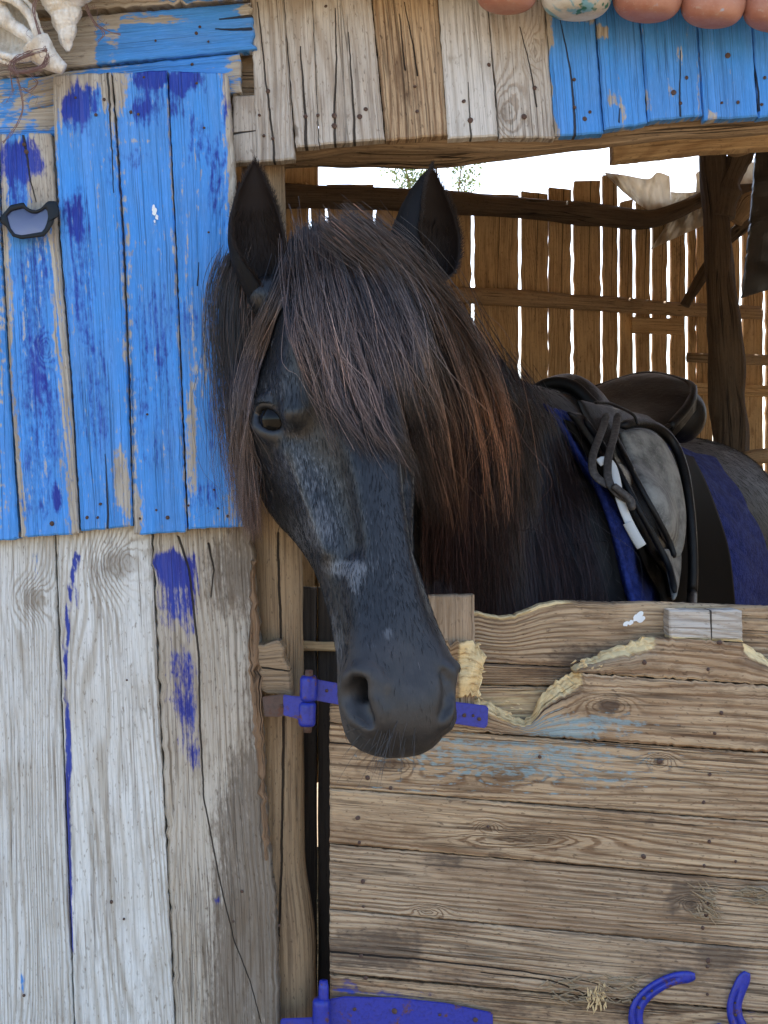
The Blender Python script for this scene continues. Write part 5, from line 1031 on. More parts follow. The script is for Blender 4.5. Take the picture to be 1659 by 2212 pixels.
# ear fringe
ef = []
for V_, f_, nb in (earL, earR):
    o_ = V_[:nb].reshape(34, 25, 3); 
    for e_ in (0, 24):
        for i in rng.integers(2, 33, 900):
            p = o_[i, e_] + (o_[min(33, i + 1), e_] - o_[i, e_]) * rng.random(); inw = o_[i, 12] - p; nrm_ = norm(p - o_[i, 12] + 1e-6); up_ = norm(o_[min(33, i + 1), e_] - o_[i - 1, e_]); d_ = norm(nrm_ * .45 + up_ * .8 + rng.normal(0, .25, 3)); ef.append(p + d_ * (s4[:, None] * rng.uniform(.004, .011)))
    for _ in range(1200):
        i, j = rng.integers(1, 22), rng.integers(3, 22); p = V_[nb + i * 25 + j]; up_ = norm(V_[nb + (i + 2) * 25 + j] - p); into = norm(V_[nb + i * 25 + 12] - o_[i, 12] + 1e-6); ef.append(p + norm(up_ * .9 + into * .25 + rng.normal(0, .25, 3)) * (s4[:, None] * rng.uniform(.008, .022)))
ef = np.array(ef); curves('ear_hair', ef, np.array([.00016, .00015, .00012, .00005]), np.array([.014, .009, .007])[None, None] * rng.uniform(.5, 1.8, (len(ef), 1, 1)) * np.ones((1, 4, 1)), M['fur'], horse)
# eyelashes
la = []
for p_ in np.linspace(.35, 2.8, 44):
    q_ = EYE + sl * .0235 * math.cos(p_) + sv_ * .0185 * math.sin(p_) + EN * (.004 - .007 * abs(math.cos(p_)) ** 3); dd_ = norm(EN * 1.0 + sv_ * .25 + sl * .45 * math.cos(p_) + rng.normal(0, .12, 3) + np.array([0, 0, -.25])); la.append(q_ + dd_ * (s4[:, None] * rng.uniform(.008, .014)))
la = np.array(la); curves('eyelash', la, np.array([.0003, .00028, .0002, .00006]), np.full((len(la), 4, 3), .008), M['fur'], horse)
# whiskers
wh = []
for _ in range(34):
    x, y = rng.uniform(728, 900), rng.uniform(1555, 1618); d_ = hit(np.array([x]), np.array([y]))[0]
    if np.isnan(d_): continue
    p = W(x, y, d_); nrm_ = grad(p[None])[0]; dd_ = norm(nrm_ + np.array([-.55, 0, -.55]) + rng.normal(0, .25, 3)); L_ = rng.uniform(.02, .05); wh.append(p + dd_ * (s4[:, None] * L_) + np.array([0, 0, -1]) * (s4[:, None] ** 2 * L_ * .25))
wh = np.array(wh); curves('whisker', wh, np.array([.00022, .0002, .00015, .00005]), np.full((len(wh), 4, 3), .045), M['fur'], horse)
# ------------------------------------------------------------------ saddle pad and saddle, laid on the horse's back
def fillnan(D):
    D = D.copy()
    for _ in range(60):
        m = np.isnan(D)
        if not m.any(): break
        P_ = np.pad(D, 1, mode='edge'); st_ = np.stack([P_[1 + a:P_.shape[0] - 1 + a, 1 + b:P_.shape[1] - 1 + b] for a in (-1, 0, 1) for b in (-1, 0, 1)]); c_ = (~np.isnan(st_)).sum(0); s_ = np.nansum(st_, 0); D[m & (c_ > 0)] = (s_ / np.maximum(c_, 1))[m & (c_ > 0)]
    return D
def laid(name, parent, A, B, off, th, mat, nu=40, nv=30, puff=0., quilt=None, d0=1.8):
    a, b = catmull(A, nu), catmull(B, nu); t = np.linspace(0, 1, nv); P = a[:, None] * (1 - t)[None, :, None] + b[:, None] * t[None, :, None]; px, py = P[..., 0], P[..., 1]
    D = hit(px, py, off, d0); D = fillnan(D); 
    for _ in range(3): Dp = np.pad(D, 1, mode='edge'); D = (Dp[:-2, 1:-1] + Dp[2:, 1:-1] + Dp[1:-1, :-2] + Dp[1:-1, 2:] + 2 * D) / 6
    X = W(px, py, D); N_ = grad(X, .02); ed = np.minimum(np.minimum(t, 1 - t)[None, :] * (nv - 1), np.minimum(np.arange(nu), np.arange(nu)[::-1])[:, None] * 1.)
    rise = puff * np.sin(np.pi * t)[None, :] * np.sin(np.pi * np.linspace(0, 1, nu))[:, None] ** .5
    if quilt is not None: rise = rise + quilt(np.arange(nu)[:, None] / (nu - 1), t[None, :])
    Xo = X + N_ * rise[..., None] - N_ * np.where(ed == 0, th * .35, 0)[..., None]; Xi = X - N_ * th
    V = np.vstack([Xo.reshape(-1, 3), Xi.reshape(-1, 3)]); nb = nu * nv; f = grid_faces(nu, nv) + grid_faces(nu, nv, nb, True)
    rg_ = [i * nv for i in range(nu)] + [(nu - 1) * nv + j for j in range(1, nv)] + [i * nv + nv - 1 for i in range(nu - 2, -1, -1)] + [j for j in range(nv - 2, 0, -1)]
    f += [(rg_[(i + 1) % len(rg_)], rg_[i], nb + rg_[i], nb + rg_[(i + 1) % len(rg_)]) for i in range(len(rg_))]
    me = mesh(name, V, f); bm = bmesh.new(); bm.from_mesh(me); bmesh.ops.recalc_face_normals(bm, faces=bm.faces); bm.to_mesh(me); bm.free()
    return link(name, me, mat, parent, True)
def roll(name, parent, pts_, off, rad, mat, flat=1., n=40, d0=1.8, seg=10, taper=True):
    S = catmull(np.array(pts_, float), n); D = hit(S[:, 0], S[:, 1], off, d0); D = np.interp(np.arange(n), np.arange(n)[~np.isnan(D)], D[~np.isnan(D)]); D = np.convolve(np.pad(D, 3, 'edge'), np.ones(7) / 7, 'valid')
    X = W(S[:, 0], S[:, 1], D); r_ = np.full(n, rad, float)
    if taper: r_[0] *= .5; r_[-1] *= .5
    v, f = tube(X, r_, seg, flat=flat, upv=(-.3, -1, .2)); return link(name, mesh(name, v, f), mat, parent, True)
k = NT('navy_quilted_cloth'); g = k.n('TexCoord').outputs['Object']; wv_ = k.n('TexVoronoi', {'Vector': g, 'Scale': 190.}).outputs[0]; n_b = k.noise(g, 60., 4., .6)
cl_ = k.mix(k.step(n_b, .35, .7), (.013, .022, .11), (.026, .042, .19)); cl_ = k.mix(k.math('MULTIPLY', k.step(k.noise(g, 330., 2.), .68, .8), .5), cl_, (.3, .3, .32))
M['navy'] = k.out(k.bsdf(Base_Color=cl_, Roughness=.85, Normal=k.bump(k.math('ADD', wv_, n_b), .6, .003), Specular_IOR_Level=.15).outputs[0])
k = NT('scuffed_suede'); g = k.n('TexCoord').outputs['Object']; a_ = k.noise(g, 22., 5., .65); b_ = k.noise(g, 240., 4., .7)
cl_ = k.mix(k.step(a_, .3, .68), (.075, .075, .070), (.25, .25, .228)); cl_ = k.mix(k.math('MULTIPLY', k.step(b_, .52, .75), .6), cl_, (.34, .335, .305))
M['suede'] = k.out(k.bsdf(Base_Color=cl_, Roughness=.8, Normal=k.bump(b_, .4, .0015)).outputs[0])
k = NT('worn_black_leather'); g = k.n('TexCoord').outputs['Object']; a_ = k.noise(g, 30., 5., .65); b_ = k.noise(g, 300., 4., .65)
cl_ = k.mix(k.step(a_, .4, .75), (.003, .003, .0035), (.009, .009, .009)); cl_ = k.mix(k.math('MULTIPLY', k.step(b_, .62, .8), .3), cl_, (.03, .03, .03))
M['saddle'] = k.out(k.bsdf(Base_Color=cl_, Roughness=k.math('MULTIPLY_ADD', a_, .35, .30), Normal=k.bump(k.math('ADD', a_, k.math('MULTIPLY', b_, .5)), .55, .003), Specular_IOR_Level=.26).outputs[0])
k = NT('dull_strap_leather'); g = k.n('TexCoord').outputs['Object']; a_ = k.noise(g, 160., 4., .65)
M['strap'] = k.out(k.bsdf(Base_Color=k.mix(k.step(a_, .4, .7), (.035, .03, .027), (.085, .075, .065)), Roughness=.65, Normal=k.bump(a_, .4, .001)).outputs[0])
k = NT('white_webbing'); M['webbing'] = k.out(k.bsdf(Base_Color=(.55, .57, .56), Roughness=.6).outputs[0])

k = NT('dull_black_leather'); M['dull'] = k.out(k.bsdf(Base_Color=(.008, .007, .006), Roughness=.75, Specular_IOR_Level=.08).outputs[0])
pad = empty('saddle_pad', (.45, 1.0, 1.5), 'navy blue quilted saddle pad under the black saddle', 'saddle pad')
def quilt(s, t):
    u_ = s * 5 + t * 4.5; v_ = s * 5 - t * 4.5; return .0055 * (np.abs(np.sin(np.pi * u_)) ** .5 * np.abs(np.sin(np.pi * v_)) ** .5) - .003
pA = [(1176, 872), (1215, 922), (1252, 985), (1292, 1052), (1322, 1130), (1347, 1220), (1370, 1310), (1392, 1400)]; pB = [(1545, 985), (1580, 1030), (1615, 1085), (1645, 1145), (1668, 1200), (1690, 1280), (1705, 1350), (1715, 1420)]
laid('quilted_cloth', pad, pA, pB, .010, .012, M['navy'], 60, 90, quilt=quilt)
roll('binding', pad, [(x - 1, y) for x, y in pA], .014, .0055, M['navy'])
sad = empty('saddle', (.45, 1.0, 1.55), 'black leather riding saddle with a grey scuffed knee pad on the horse', 'saddle')
laid('flap', sad, [(1222, 905), (1248, 945), (1292, 1010), (1332, 1080), (1368, 1150), (1402, 1230), (1432, 1295), (1450, 1380)], [(1500, 985), (1530, 1045), (1558, 1120), (1578, 1190), (1588, 1270), (1592, 1330), (1592, 1380), (1590, 1400)], .028, .006, M['dull'], 50, 40)
laid('front_panel', sad, [(1232, 888), (1262, 930), (1305, 990), (1340, 1050), (1375, 1125), (1412, 1195), (1440, 1240), (1452, 1290)], [(1345, 905), (1372, 950), (1400, 1010), (1430, 1070), (1452, 1130), (1466, 1190), (1468, 1240), (1460, 1292)], .040, .008, M['saddle'], 46, 24, puff=.012)
laid('knee_pad', sad, [(1346, 930), (1358, 975), (1383, 1035), (1412, 1095), (1438, 1150), (1456, 1190), (1461, 1206)], [(1392, 924), (1432, 948), (1460, 998), (1476, 1060), (1482, 1120), (1476, 1175), (1465, 1207)], .060, .010, M['suede'], 46, 26, puff=.020)
laid('flap_tip', sad, [(1436, 1185), (1444, 1215), (1452, 1255), (1458, 1292)], [(1474, 1190), (1474, 1220), (1468, 1258), (1461, 1293)], .058, .006, M['suede'], 20, 10, puff=.004)
roll('edge_roll', sad, [(1340, 920), (1380, 913), (1422, 925), (1455, 958), (1476, 1010), (1488, 1080), (1495, 1160), (1497, 1240), (1494, 1310), (1494, 1400)], .060, .0095, M['saddle'], n=60)
roll('welt', sad, [(1262, 905), (1300, 960), (1340, 1025), (1380, 1100), (1415, 1165), (1446, 1225), (1458, 1280)], .062, .0055, M['saddle'])
roll('welt', sad, [(1322, 930), (1350, 985), (1382, 1050), (1418, 1115), (1446, 1170), (1458, 1205)], .072, .0050, M['saddle'])
# seat: pommel arch, dip and upright cantle
SO = np.array([.345, .795, 0]); SB = norm([.56, .83, 0]); SL = np.array([SB[1], -SB[0], 0])
ns, nt_ = 50, 31; ss = np.linspace(-.015, .445, ns); tt_ = np.linspace(-1, 1, nt_)
hw_ = np.interp(ss, [-.015, 0, .10, .2, .3, .36, .41, .445], [.092, .096, .090, .108, .134, .142, .134, .095])
zc_ = np.interp(ss, [-.015, 0, .04, .08, .14, .2, .27, .33, .38, .42, .445], [1.605, 1.623, 1.626, 1.608, 1.569, 1.550, 1.556, 1.590, 1.632, 1.662, 1.667])
zc_ = np.convolve(np.pad(zc_, 2, 'edge'), np.ones(5) / 5, 'valid'); dr_ = np.interp(ss, [-.015, .02, .1, .2, .28, .36, .445], [.075, .075, .062, .045, .02, .012, .035])
X = SO + SB * ss[:, None, None] + SL * (hw_[:, None] * tt_)[..., None]; X[..., 2] = zc_[:, None] - dr_[:, None] * np.abs(tt_)[None, :] ** 2.3
Xi = X.copy(); Xi[..., 2] -= (.035 + .02 * smooth(ss, .3, .44))[:, None]; Xi += SB * (-.0 * ss)[:, None, None]
V = np.vstack([X.reshape(-1, 3), Xi.reshape(-1, 3)]); nb = ns * nt_; f = grid_faces(ns, nt_) + grid_faces(ns, nt_, nb, True)
rg_ = [i * nt_ for i in range(ns)] + [(ns - 1) * nt_ + j for j in range(1, nt_)] + [i * nt_ + nt_ - 1 for i in range(ns - 2, -1, -1)] + [j for j in range(nt_ - 2, 0, -1)]
f += [(rg_[(i + 1) % len(rg_)], rg_[i], nb + rg_[i], nb + rg_[(i + 1) % len(rg_)]) for i in range(len(rg_))]
me = mesh('seat', V, f); bm = bmesh.new(); bm.from_mesh(me); bmesh.ops.recalc_face_normals(bm, faces=bm.faces); bm.to_mesh(me); bm.free(); link('seat', me, M['saddle'], sad, True)
def rimtube(name, idx, r_, dz=0.):
    P_ = catmull(np.array(idx) + [0, 0, dz], 50); v, f = tube(P_, r_, 12); link(name, mesh(name, v, f), M['saddle'], sad, True)
rimtube('cantle_roll', [X[30, 30], X[38, 30], X[44, 29], X[47, 26], X[49, 20], X[49, 15], X[49, 10], X[47, 4], X[44, 1], X[38, 0], X[30, 0]], .010, -.006)
rimtube('pommel_roll', [X[2, 0] - [0, 0, .05], X[1, 0], X[0, 4], X[0, 9], X[0, 15], X[0, 21], X[0, 26], X[1, 30], X[2, 30] - [0, 0, .05]], .013, -.008)
rimtube('seat_piping', [X[3, 30], X[10, 30], X[16, 30], X[22, 30], X[30, 30]], .006, -.002)
for lx, nm in ((.085, 'rear_panel'), (-.085, 'rear_panel')):
    c_ = SO + SB * .43 + SL * lx; v, f = sphere((c_[0], c_[1], 1.565), .06, 20, 14, (1.0, 1.0, 1.05)); link(nm, mesh(nm, v, f), M['saddle'], sad, True)
# side skirt between seat and flap
laid('skirt', sad, [(1250, 862), (1268, 905), (1300, 950), (1330, 985)], [(1420, 900), (1425, 930), (1400, 960), (1362, 990)], .044, .005, M['saddle'], 24, 24, puff=.004)
roll('stirrup_strap', sad, [(1311, 893), (1302, 925), (1283, 975), (1279, 1005), (1288, 1030), (1318, 1051)], .075, .0068, M['strap'], flat=.28, n=30)
roll('stirrup_strap', sad, [(1335, 893), (1328, 935), (1314, 990), (1314, 1035), (1330, 1062), (1362, 1082)], .080, .0068, M['strap'], flat=.28, n=30)
roll('strap_knot', sad, [(1322, 1048), (1345, 1066), (1362, 1082), (1366, 1102)], .085, .0065, M['strap'], n=16)
roll('saddle_cord', sad, [(1284, 870), (1310, 870), (1338, 880), (1368, 896), (1378, 918)], .075, .0028, M['saddle'], n=30)
wst = empty('white_girth_strap', (.5, .8, 1.4), 'white webbing strap end dangling over the navy pad beside the saddle flap', 'strap')
roll('webbing', wst, [(1292, 1000), (1305, 994), (1320, 1002), (1330, 1030), (1340, 1080), (1356, 1122), (1372, 1155), (1385, 1180)], .072, .0075, M['webbing'], flat=.25, n=40, taper=False)
roll('webbing_end', wst, [(1356, 1128), (1372, 1158), (1386, 1181)], .078, .0085, M['webbing'], flat=.3, n=14, taper=False)

# ------------------------------------------------------------------ horseshoes
k = DD - .012
def shoe(label, cl, hw=13, holes=()):
    S_ = catmull(np.array(cl, float), 60); T_ = np.gradient(S_, axis=0); T_ /= np.linalg.norm(T_, axis=1)[:, None]; N_ = np.stack([-T_[:, 1], T_[:, 0]], -1)
    w_ = hw * np.interp(np.linspace(0, 1, 60), [0, .02, .05, .5, .95, .98, 1], [.45, .75, .95, 1.1, .95, .75, .45])
    prof = [(-1, .010), (-.92, .002), (-.6, .0), (-.18, .0), (-.1, .003), (.1, .003), (.18, .0), (.6, 0), (.92, .002), (1, .010)]
    V = []; 
    for i in range(60):
        for a_, dz in prof:
            p = S_[i] + N_[i] * w_[i] * a_; q = smooth(np.array(abs(i / 59 - .5)), .36, .40); dz2 = dz if abs(a_) > .15 else dz * float(1 - q); V.append(W(p[0], p[1], DD - .012 + dz2))
    m = len(prof); f = grid_faces(60, m); f += [tuple(range(m)), tuple(59 * m + j for j in range(m))[::-1]]
    me = mesh('horseshoe', V, f); bm = bmesh.new(); bm.from_mesh(me); bmesh.ops.recalc_face_normals(bm, faces=bm.faces); bm.to_mesh(me); bm.free()
    e = empty('horseshoe', W(cl[0][0], cl[0][1], DD - .01), label, 'horseshoe', 'blue horseshoes nailed low on the half door'); o = link('shoe', me, M['ultra_metal'], e, True); nails(e, holes, DD - .0105, False)
shoe('ultramarine horseshoe nailed sideways on the half door, its open side towards the other shoes', [(1502, 2109), (1455, 2115), (1412, 2136), (1382, 2165), (1373, 2195), (1378, 2225), (1398, 2262), (1440, 2288), (1500, 2292)], 14.5, [(1408, 2140), (1391, 2156), (1380, 2176)])
shoe('ultramarine horseshoe nailed with its open ends up on the half door', [(1614, 2100), (1602, 2125), (1590, 2155), (1586, 2180), (1594, 2212), (1620, 2245), (1665, 2258), (1708, 2240), (1730, 2200), (1733, 2150), (1722, 2105)], 16.5, [(1588, 2166), (1589, 2192)])
shoe('lowest ultramarine horseshoe, only its rounded tip showing beside the open-ended shoe', [(1558, 2212), (1548, 2240), (1552, 2275), (1580, 2310), (1630, 2322), (1680, 2305), (1705, 2270)], 14)

# ------------------------------------------------------------------ shells, string, sunglasses, clay pots
kk = NT('bleached_shell'); g = kk.n('TexCoord').outputs['Object']; a_ = kk.noise(g, 45., 5., .65); b_ = kk.noise(g, 200., 4., .6); st_ = kk.n('TexWave', {'Vector': g, 'Scale': 55., 'Distortion': 6., 'Detail': 3.}).outputs[1]
cl_ = kk.mix(kk.step(a_, .38, .7), (.74, .72, .66), (.50, .43, .33)); cl_ = kk.mix(kk.math('MULTIPLY', kk.step(b_, .55, .75), .35), cl_, (.30, .24, .18)); cl_ = kk.mix(kk.math('MULTIPLY', st_, .10), cl_, (.45, .40, .33))
M['shell'] = kk.out(kk.bsdf(Base_Color=cl_, Roughness=.55, Normal=kk.bump(kk.math('ADD', kk.math('ADD', a_, b_), kk.math('MULTIPLY', st_, .5)), .45, .003)).outputs[0])
sh = empty('spired_seashell', W(146, 110, 1.55), 'spired white seashell hanging point down beside the blue cross board', 'seashell')
ns, na = 90, 40; V = []; A0 = W(146, 111, 1.548); A1 = W(132, -85, 1.535); ax_ = norm(A1 - A0); L_ = np.linalg.norm(A1 - A0); sx_ = norm(np.cross(ax_, [0, 1, 0])); sy_ = np.cross(sx_, ax_)
for i in range(ns):
    h = i / (ns - 1)
    for j in range(na):
        a = 6.28318 * j / na; env = np.interp(h, [0, .08, .3, .5, .62, .8, .92, 1], [.06, .20, .40, .62, .95, 1.0, .8, .4]) * .037
        w_ = (h * 5.2 + a / 6.28318) % 1.0; pitch = .86 + .22 * math.sin(math.pi * w_) ** .6; knob = 1 + .05 * math.cos(a * 7) * (w_ > .35) * (w_ < .8) ; fine = 1 + .018 * math.sin(h * 160)
        r = env * pitch * knob * fine; V.append(A0 + ax_ * (h * L_) + r * (math.cos(a) * sx_ + math.sin(a) * sy_ * .9))
f = [(i * na + j, i * na + (j + 1) % na, (i + 1) * na + (j + 1) % na, (i + 1) * na + j) for i in range(ns - 1) for j in range(na)] + [tuple(range(na)), tuple((ns - 1) * na + j for j in range(na))]
me = mesh('shell', V, f); bm = bmesh.new(); bm.from_mesh(me); bmesh.ops.recalc_face_normals(bm, faces=bm.faces); bm.to_mesh(me); bm.free(); link('spire', me, M['shell'], sh, True)
sb = empty('broken_seashell', W(30, 80, 1.55), 'broken open white seashell with a hollow mouth and long beak, tied with string', 'seashell')
# open bowl facing out, with an uneven lip
na, nr = 56, 14; V = []
for i in range(na):
    a = 6.28318 * i / na; rx, ry = 62 + 5 * nz(a * 2, 1) + 3 * nz(a * 7, 2), 74 + 6 * nz(a * 2, 5) + 3 * nz(a * 7, 9)
    for j in range(nr):
        q = j / (nr - 1) * math.pi * .5; e_ = math.cos(q); lip = .004 * math.sin(a * 9) * (j < 2)
        V.append(W(20 + rx * e_ * math.cos(a) + 10 * (1 - e_), 62 + ry * e_ * math.sin(a), 1.535 + .034 * math.sin(q)))
fo = [(i * nr + j, ((i + 1) % na) * nr + j, ((i + 1) % na) * nr + j + 1, i * nr + j + 1) for i in range(na) for j in range(nr - 1)]
me = mesh('bowl', V, fo); o = link('mouth', me, M['shell'], sb, True); md = o.modifiers.new('thickness', 'SOLIDIFY'); md.thickness = .005; md.offset = 0
def tb(name, par, P_, d, rad, mat, n=30, seg=12, bumps=0.):
    P_ = np.array(P_, float); dv = np.interp(np.linspace(0, 1, len(P_)), np.linspace(0, 1, len(np.atleast_1d(d))), np.atleast_1d(d)); S_ = catmull(W(P_[:, 0], P_[:, 1], dv), n); rr_ = np.interp(np.linspace(0, 1, n), np.linspace(0, 1, len(np.atleast_1d(rad))), np.atleast_1d(rad))
    v, f = tube(S_, rr_, seg, upv=(0, 1, 0), bumps=bumps, seed=P_[0, 0]); return link(name, mesh(name, v, f), mat, par, True)
tb('lip', sb, [(-20, -10), (30, 2), (64, 35), (82, 72), (84, 98), (70, 118), (40, 126), (0, 118)], 1.531, [.005, .005, .0055, .006, .007, .006, .0055, .004], M['shell'], 50, bumps=.2)
tb('columella', sb, [(-5, 0), (10, 40), (40, 64), (68, 84), (88, 105)], [1.545, 1.54, 1.535, 1.532], [.010, .011, .0085, .008, .011], M['shell'], 40, bumps=.15)
tb('beak', sb, [(76, 92), (95, 118), (115, 135), (139, 150)], [1.532, 1.536, 1.54], [.019, .017, .0125, .007], M['shell'], 30, bumps=.06)
k = NT('faded_pink_string'); M['string'] = k.out(k.bsdf(Base_Color=(.20, .125, .11), Roughness=.9).outputs[0])
def stringy(label, mains, n, spread, d, wisps=0):
    e = empty('hanging_string', W(mains[0][0][0], mains[0][0][1], d), label, 'string'); parts = []
    for mpts in mains:
        for q in range(n):
            P_ = np.array(mpts, float) + rng.normal(0, spread, (len(mpts), 2)); S_ = catmull(W(P_[:, 0], P_[:, 1], d + rng.normal(0, .003) + 0 * P_[:, 0]), 26); parts.append(tube(S_, .00042, 5))
    for q in range(wisps):
        m0 = mains[rng.integers(len(mains))]; p0 = np.array(m0[rng.integers(len(m0))], float); P_ = p0 + np.cumsum(np.vstack([[0, 0], rng.normal(0, 9, (4, 2))]), 0); parts.append(tube(catmull(W(P_[:, 0], P_[:, 1], d - .004), 16), .00022, 4))
    link('strands', mesh('strands', *join_parts(parts)), M['string'], e)
stringy('faded pink string wound round the broken seashell', [[(82, -20), (72, 20), (78, 60), (92, 88), (100, 108), (98, 130), (80, 150), (50, 158), (20, 150)], [(100, 108), (70, 112), (40, 125), (20, 142), (36, 160)], [(92, 90), (101, 112), (96, 140), (70, 152), (30, 158)], [(100, 105), (60, 120), (30, 135), (40, 155), (85, 150)]], 7, 3.0, 1.522, 14)
stringy('frayed string ends dangling below the broken seashell', [[(22, 158), (26, 185), (30, 200)], [(36, 165), (46, 200), (48, 235), (38, 265), (20, 290), (4, 310)], [(60, 158), (80, 180), (60, 200), (48, 190)]], 3, 1.6, 1.556, 6)
stringy('string tied round the spired seashell top', [[(175, -20), (186, 15), (200, 40), (210, 58)], [(176, -20), (190, 20), (205, 50), (220, 62)], [(205, 50), (225, 75), (215, 88)], [(205, 50), (235, 70), (262, 76)]], 3, 1.8, 1.548, 8)
k = NT('matt_dark_frame'); M['frame'] = k.out(k.bsdf(Base_Color=(.007, .011, .016), Roughness=.5, Specular_IOR_Level=.25).outputs[0])
k = NT('tinted_lens'); gz = k.n('TexCoord').outputs['Generated']; sp_ = k.n('SeparateXYZ', {0: gz}).outputs[2]
M['lens'] = k.out(k.bsdf(Base_Color=k.mix(sp_, (.10, .12, .26), (.025, .035, .085)), Roughness=.06, Specular_IOR_Level=.6).outputs[0])
sg = empty('sunglasses', W(0, 475, D1), 'dark angular sunglasses hung upside down on the blue board', 'sunglasses')
out_ = [(0, 468), (10, 458), (22, 443), (51, 437), (57, 446), (66, 452), (77, 454), (88, 450), (97, 440), (104, 434), (122, 434), (128, 458), (126, 470), (119, 469), (114, 485), (106, 499), (95, 511), (47, 517), (27, 511), (13, 490), (0, 481)]
inn_ = [(15, 466), (24, 456), (50, 449), (57, 455), (66, 459.5), (77, 461), (88, 457.5), (97, 450), (102, 455), (104, 468), (101, 482), (96, 494), (90, 501), (47, 508), (32, 505), (22, 492)]
MIRX = -5
for sgn in (0, 1):
    mp = (lambda L: [(2 * MIRX - x, y) for x, y in L]) if sgn else (lambda L: L)
    O_, I_ = np.array(mp(out_)), np.array(mp(inn_)); no, ni = len(O_), len(I_)
    bm = bmesh.new(); dz = D1 - .020
    # ring of quads between outer and inner outline resampled to the same count
    def rs(Q): Q = np.vstack([Q, Q[:1]]); return polyl(Q, 81)[:-1]
    oo, ii = rs(O_), rs(I_); 
    cen_ = ii.mean(0); ang = lambda Q: np.arctan2(Q[:, 1] - cen_[1], Q[:, 0] - cen_[0]); j0 = np.argmin(np.abs(ang(ii) - ang(oo)[0])); ii = np.roll(ii, -j0, 0)
    ring4 = []
    for Q, dd_ in ((oo, dz + .001), (oo * .93 + ii * .07, dz), (ii * .9 + oo * .1, dz), (ii, dz + .001), (ii, dz + .0042), (oo, dz + .0042)): ring4.append([bm.verts.new(V3(W(x, y, dd_))) for x, y in Q])
    for q in range(6):
        A_1, A_2 = ring4[q], ring4[(q + 1) % 6]
        for i in range(80): bm.faces.new((A_1[i], A_1[(i + 1) % 80], A_2[(i + 1) % 80], A_2[i]))
    bmesh.ops.recalc_face_normals(bm, faces=bm.faces); me = bpy.data.meshes.new('frame'); bm.to_mesh(me); bm.free(); link('frame', me, M['frame'], sg, True)
    lv = np.vstack([W(*(ii * 1.0).T, dz + .0022), W(*ii.T, dz + .0036), W(cen_[0], cen_[1], dz + .0008)[None]])
    link('lens', mesh('lens', lv, [(i, (i + 1) % 80, 160) for i in range(80)] + [tuple(range(159, 79, -1))]), M['lens'], sg, True)
    tx = mp([(124, 452), (110, 470), (60, 478), (10, 474)]); tb('temple', sg, tx, [dz + .004, dz + .012], [.003, .0025, .002, .002], M['frame'], 20, 8)
tb('bridge', sg, [(2, 474), (MIRX, 472), (2 * MIRX - 2, 474)], dz + .002, .003, M['frame'], 10, 8)
def clay(name, c1, c2, pat=None):
    k = NT(name); g = k.n('TexCoord').outputs['Object']; a_ = k.noise(g, 24., 5., .65); b_ = k.noise(g, 150., 4., .6)
    c = k.mix(k.step(a_, .35, .7), c1, c2); c = k.mix(k.math('MULTIPLY', k.step(b_, .58, .72), .5), c, (.42, .33, .27))
    if pat: c = k.mix(k.step(k.noise(g, 17., 4., .6, .6), .50, .56), c, pat); c = k.mix(k.step(k.noise(g, 31., 3., .6), .60, .64), c, (.02, .12, .07))
    else: c = k.mix(k.step(k.noise(g, 13., 4., .7), .66, .70), c, (.33, .45, .60))
    return k.out(k.bsdf(Base_Color=c, Roughness=.5, Normal=k.bump(k.math('ADD', a_, b_), .35, .002)).outputs[0])
M['clay'] = clay('glazed_red_clay', (.34, .135, .085), (.42, .21, .145)); M['clay_pale'] = clay('flaking_pale_clay', (.55, .52, .44), (.40, .34, .25), (.16, .33, .40))
for i, (x0, x1, yb, mt, lb, tilt) in enumerate(((1025, 1162, 22, 'clay', 'clay jar above the grey boards, beside the white and green painted jar', 2), (1164, 1321, 35, 'clay_pale', 'clay jar with flaking white, green and blue paint, in the row above the boards', 3), (1319, 1472, 39, 'clay', 'reddish clay jar above the blue boards, next to the white and green painted jar', 4), (1466, 1606, 52, 'clay', 'reddish clay jar above the blue boards, between two other reddish jars', 5), (1598, 1735, 60, 'clay', 'reddish clay jar ending the row, leaning with its rim edge showing', 8))):
    e = empty('clay_jar', W((x0 + x1) / 2, yb, 1.53), lb, 'clay jar', 'clay jars strung in a row above the opening')
    R_ = (x1 - x0) / 2 / F_PX * 1.53; prof = [(0, 0), (.45, .015), (.72, .09), (.88, .24), (.97, .45), (1.0, .7), (.97, 1.0), (.86, 1.25), (.66, 1.42), (.5, 1.52), (.52, 1.62), (.60, 1.68), (.5, 1.68), (.42, 1.55)]
    V = []; na = 36
    pr = catmull(np.array(prof), 40)
    for (r, h) in pr:
        for j in range(na): a = 6.28318 * j / na; V.append((R_ * r * math.cos(a), R_ * r * math.sin(a) * .8, R_ * h))
    f = [(q * na + j, q * na + (j + 1) % na, (q + 1) * na + (j + 1) % na, (q + 1) * na + j) for q in range(39) for j in range(na)]
    me = mesh('jar', V, f); o = link('jar', me, M[mt], None, True); o.parent = e; e.rotation_euler = (0, R(tilt), 0)
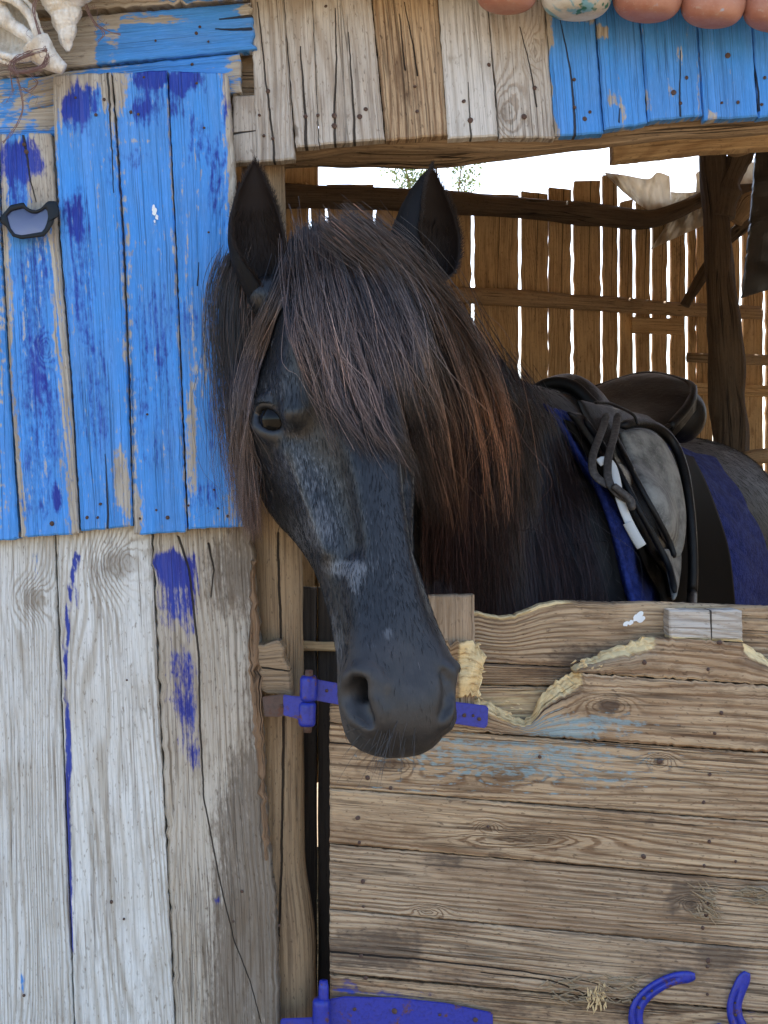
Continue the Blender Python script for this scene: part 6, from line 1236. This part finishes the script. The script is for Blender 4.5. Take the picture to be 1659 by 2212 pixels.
rp = empty('jar_rope', W(1350, -110, 1.53), 'brown rope strung along the tops of the clay jars', 'rope'); tb('rope', rp, [(960, -90), (1100, -75), (1240, -68), (1400, -60), (1540, -50), (1680, -42), (1800, -45)], 1.53, .004, M['string'], 60, 8, .15)

# ------------------------------------------------------------------ a tree behind the stable
k = NT('leaf'); g = k.n('Attribute', attribute_name='tone').outputs[2]; cl_ = k.mix(g, (.10, .15, .06), (.22, .28, .12)); b_ = k.bsdf(Base_Color=cl_, Roughness=.6); tr = k.n('BsdfTranslucent', {'Color': cl_}); mx = k.n('MixShader', {0: .35}); k.t.links.new(b_.outputs[0], mx.inputs[1]); k.t.links.new(tr.outputs[0], mx.inputs[2]); M['leaf'] = k.out(mx.outputs[0])
tr_ = empty('leafy_tree', (.8, 15, 0), 'leafy tree behind the stable, seen over the back wall', 'tree')
parts = [tube(catmull(np.array([(.8, 15, 0), (.75, 15, 1.6), (.85, 15, 3.0), (.8, 15, 4.4)]), 20), np.linspace(.12, .03, 20), 10, bumps=.1)]
cl2 = [(W(884, 385, 16.6), .24), (W(1006, 388, 16.6), .22), (W(870, 330, 16.6), .45), (W(1000, 320, 16.6), .4), (W(940, 270, 16.6), .6), (W(895, 410, 16.6), .18)]
for c_, r_ in cl2: parts.append(tube(catmull(np.array([(.8, 15, 3.2), ((c_[0] + .8) / 2, 15, (c_[2] + 3.4) / 2), c_]), 10), np.linspace(.03, .008, 10), 6))
me = mesh('trunk', *join_parts(parts)); set_uv(me, [(v.co.z, v.co.x) for v in me.vertices]); seedless(me); link('trunk', me, M['log'], tr_, True)
lv, lf, lt = [], [], []
for c_, r_ in cl2:
    for q in range(int(900 * (r_ / .4) ** 2)):
        p = c_ + r_ * norm(rng.normal(0, 1, 3)) * rng.random() ** .45 * [1, 1, .9]; a_, b_ = norm(rng.normal(0, 1, 3)), norm(rng.normal(0, 1, 3)); s_ = rng.uniform(.018, .04); i = len(lv); lv += [p - a_ * s_, p + b_ * s_ * .5, p + a_ * s_, p - b_ * s_ * .5]; lf.append((i, i + 1, i + 2, i + 3)); lt += [rng.random()] * 4
me = mesh('crown', lv, lf); set_attr(me, 'tone', lt); link('crown', me, M['leaf'], tr_)
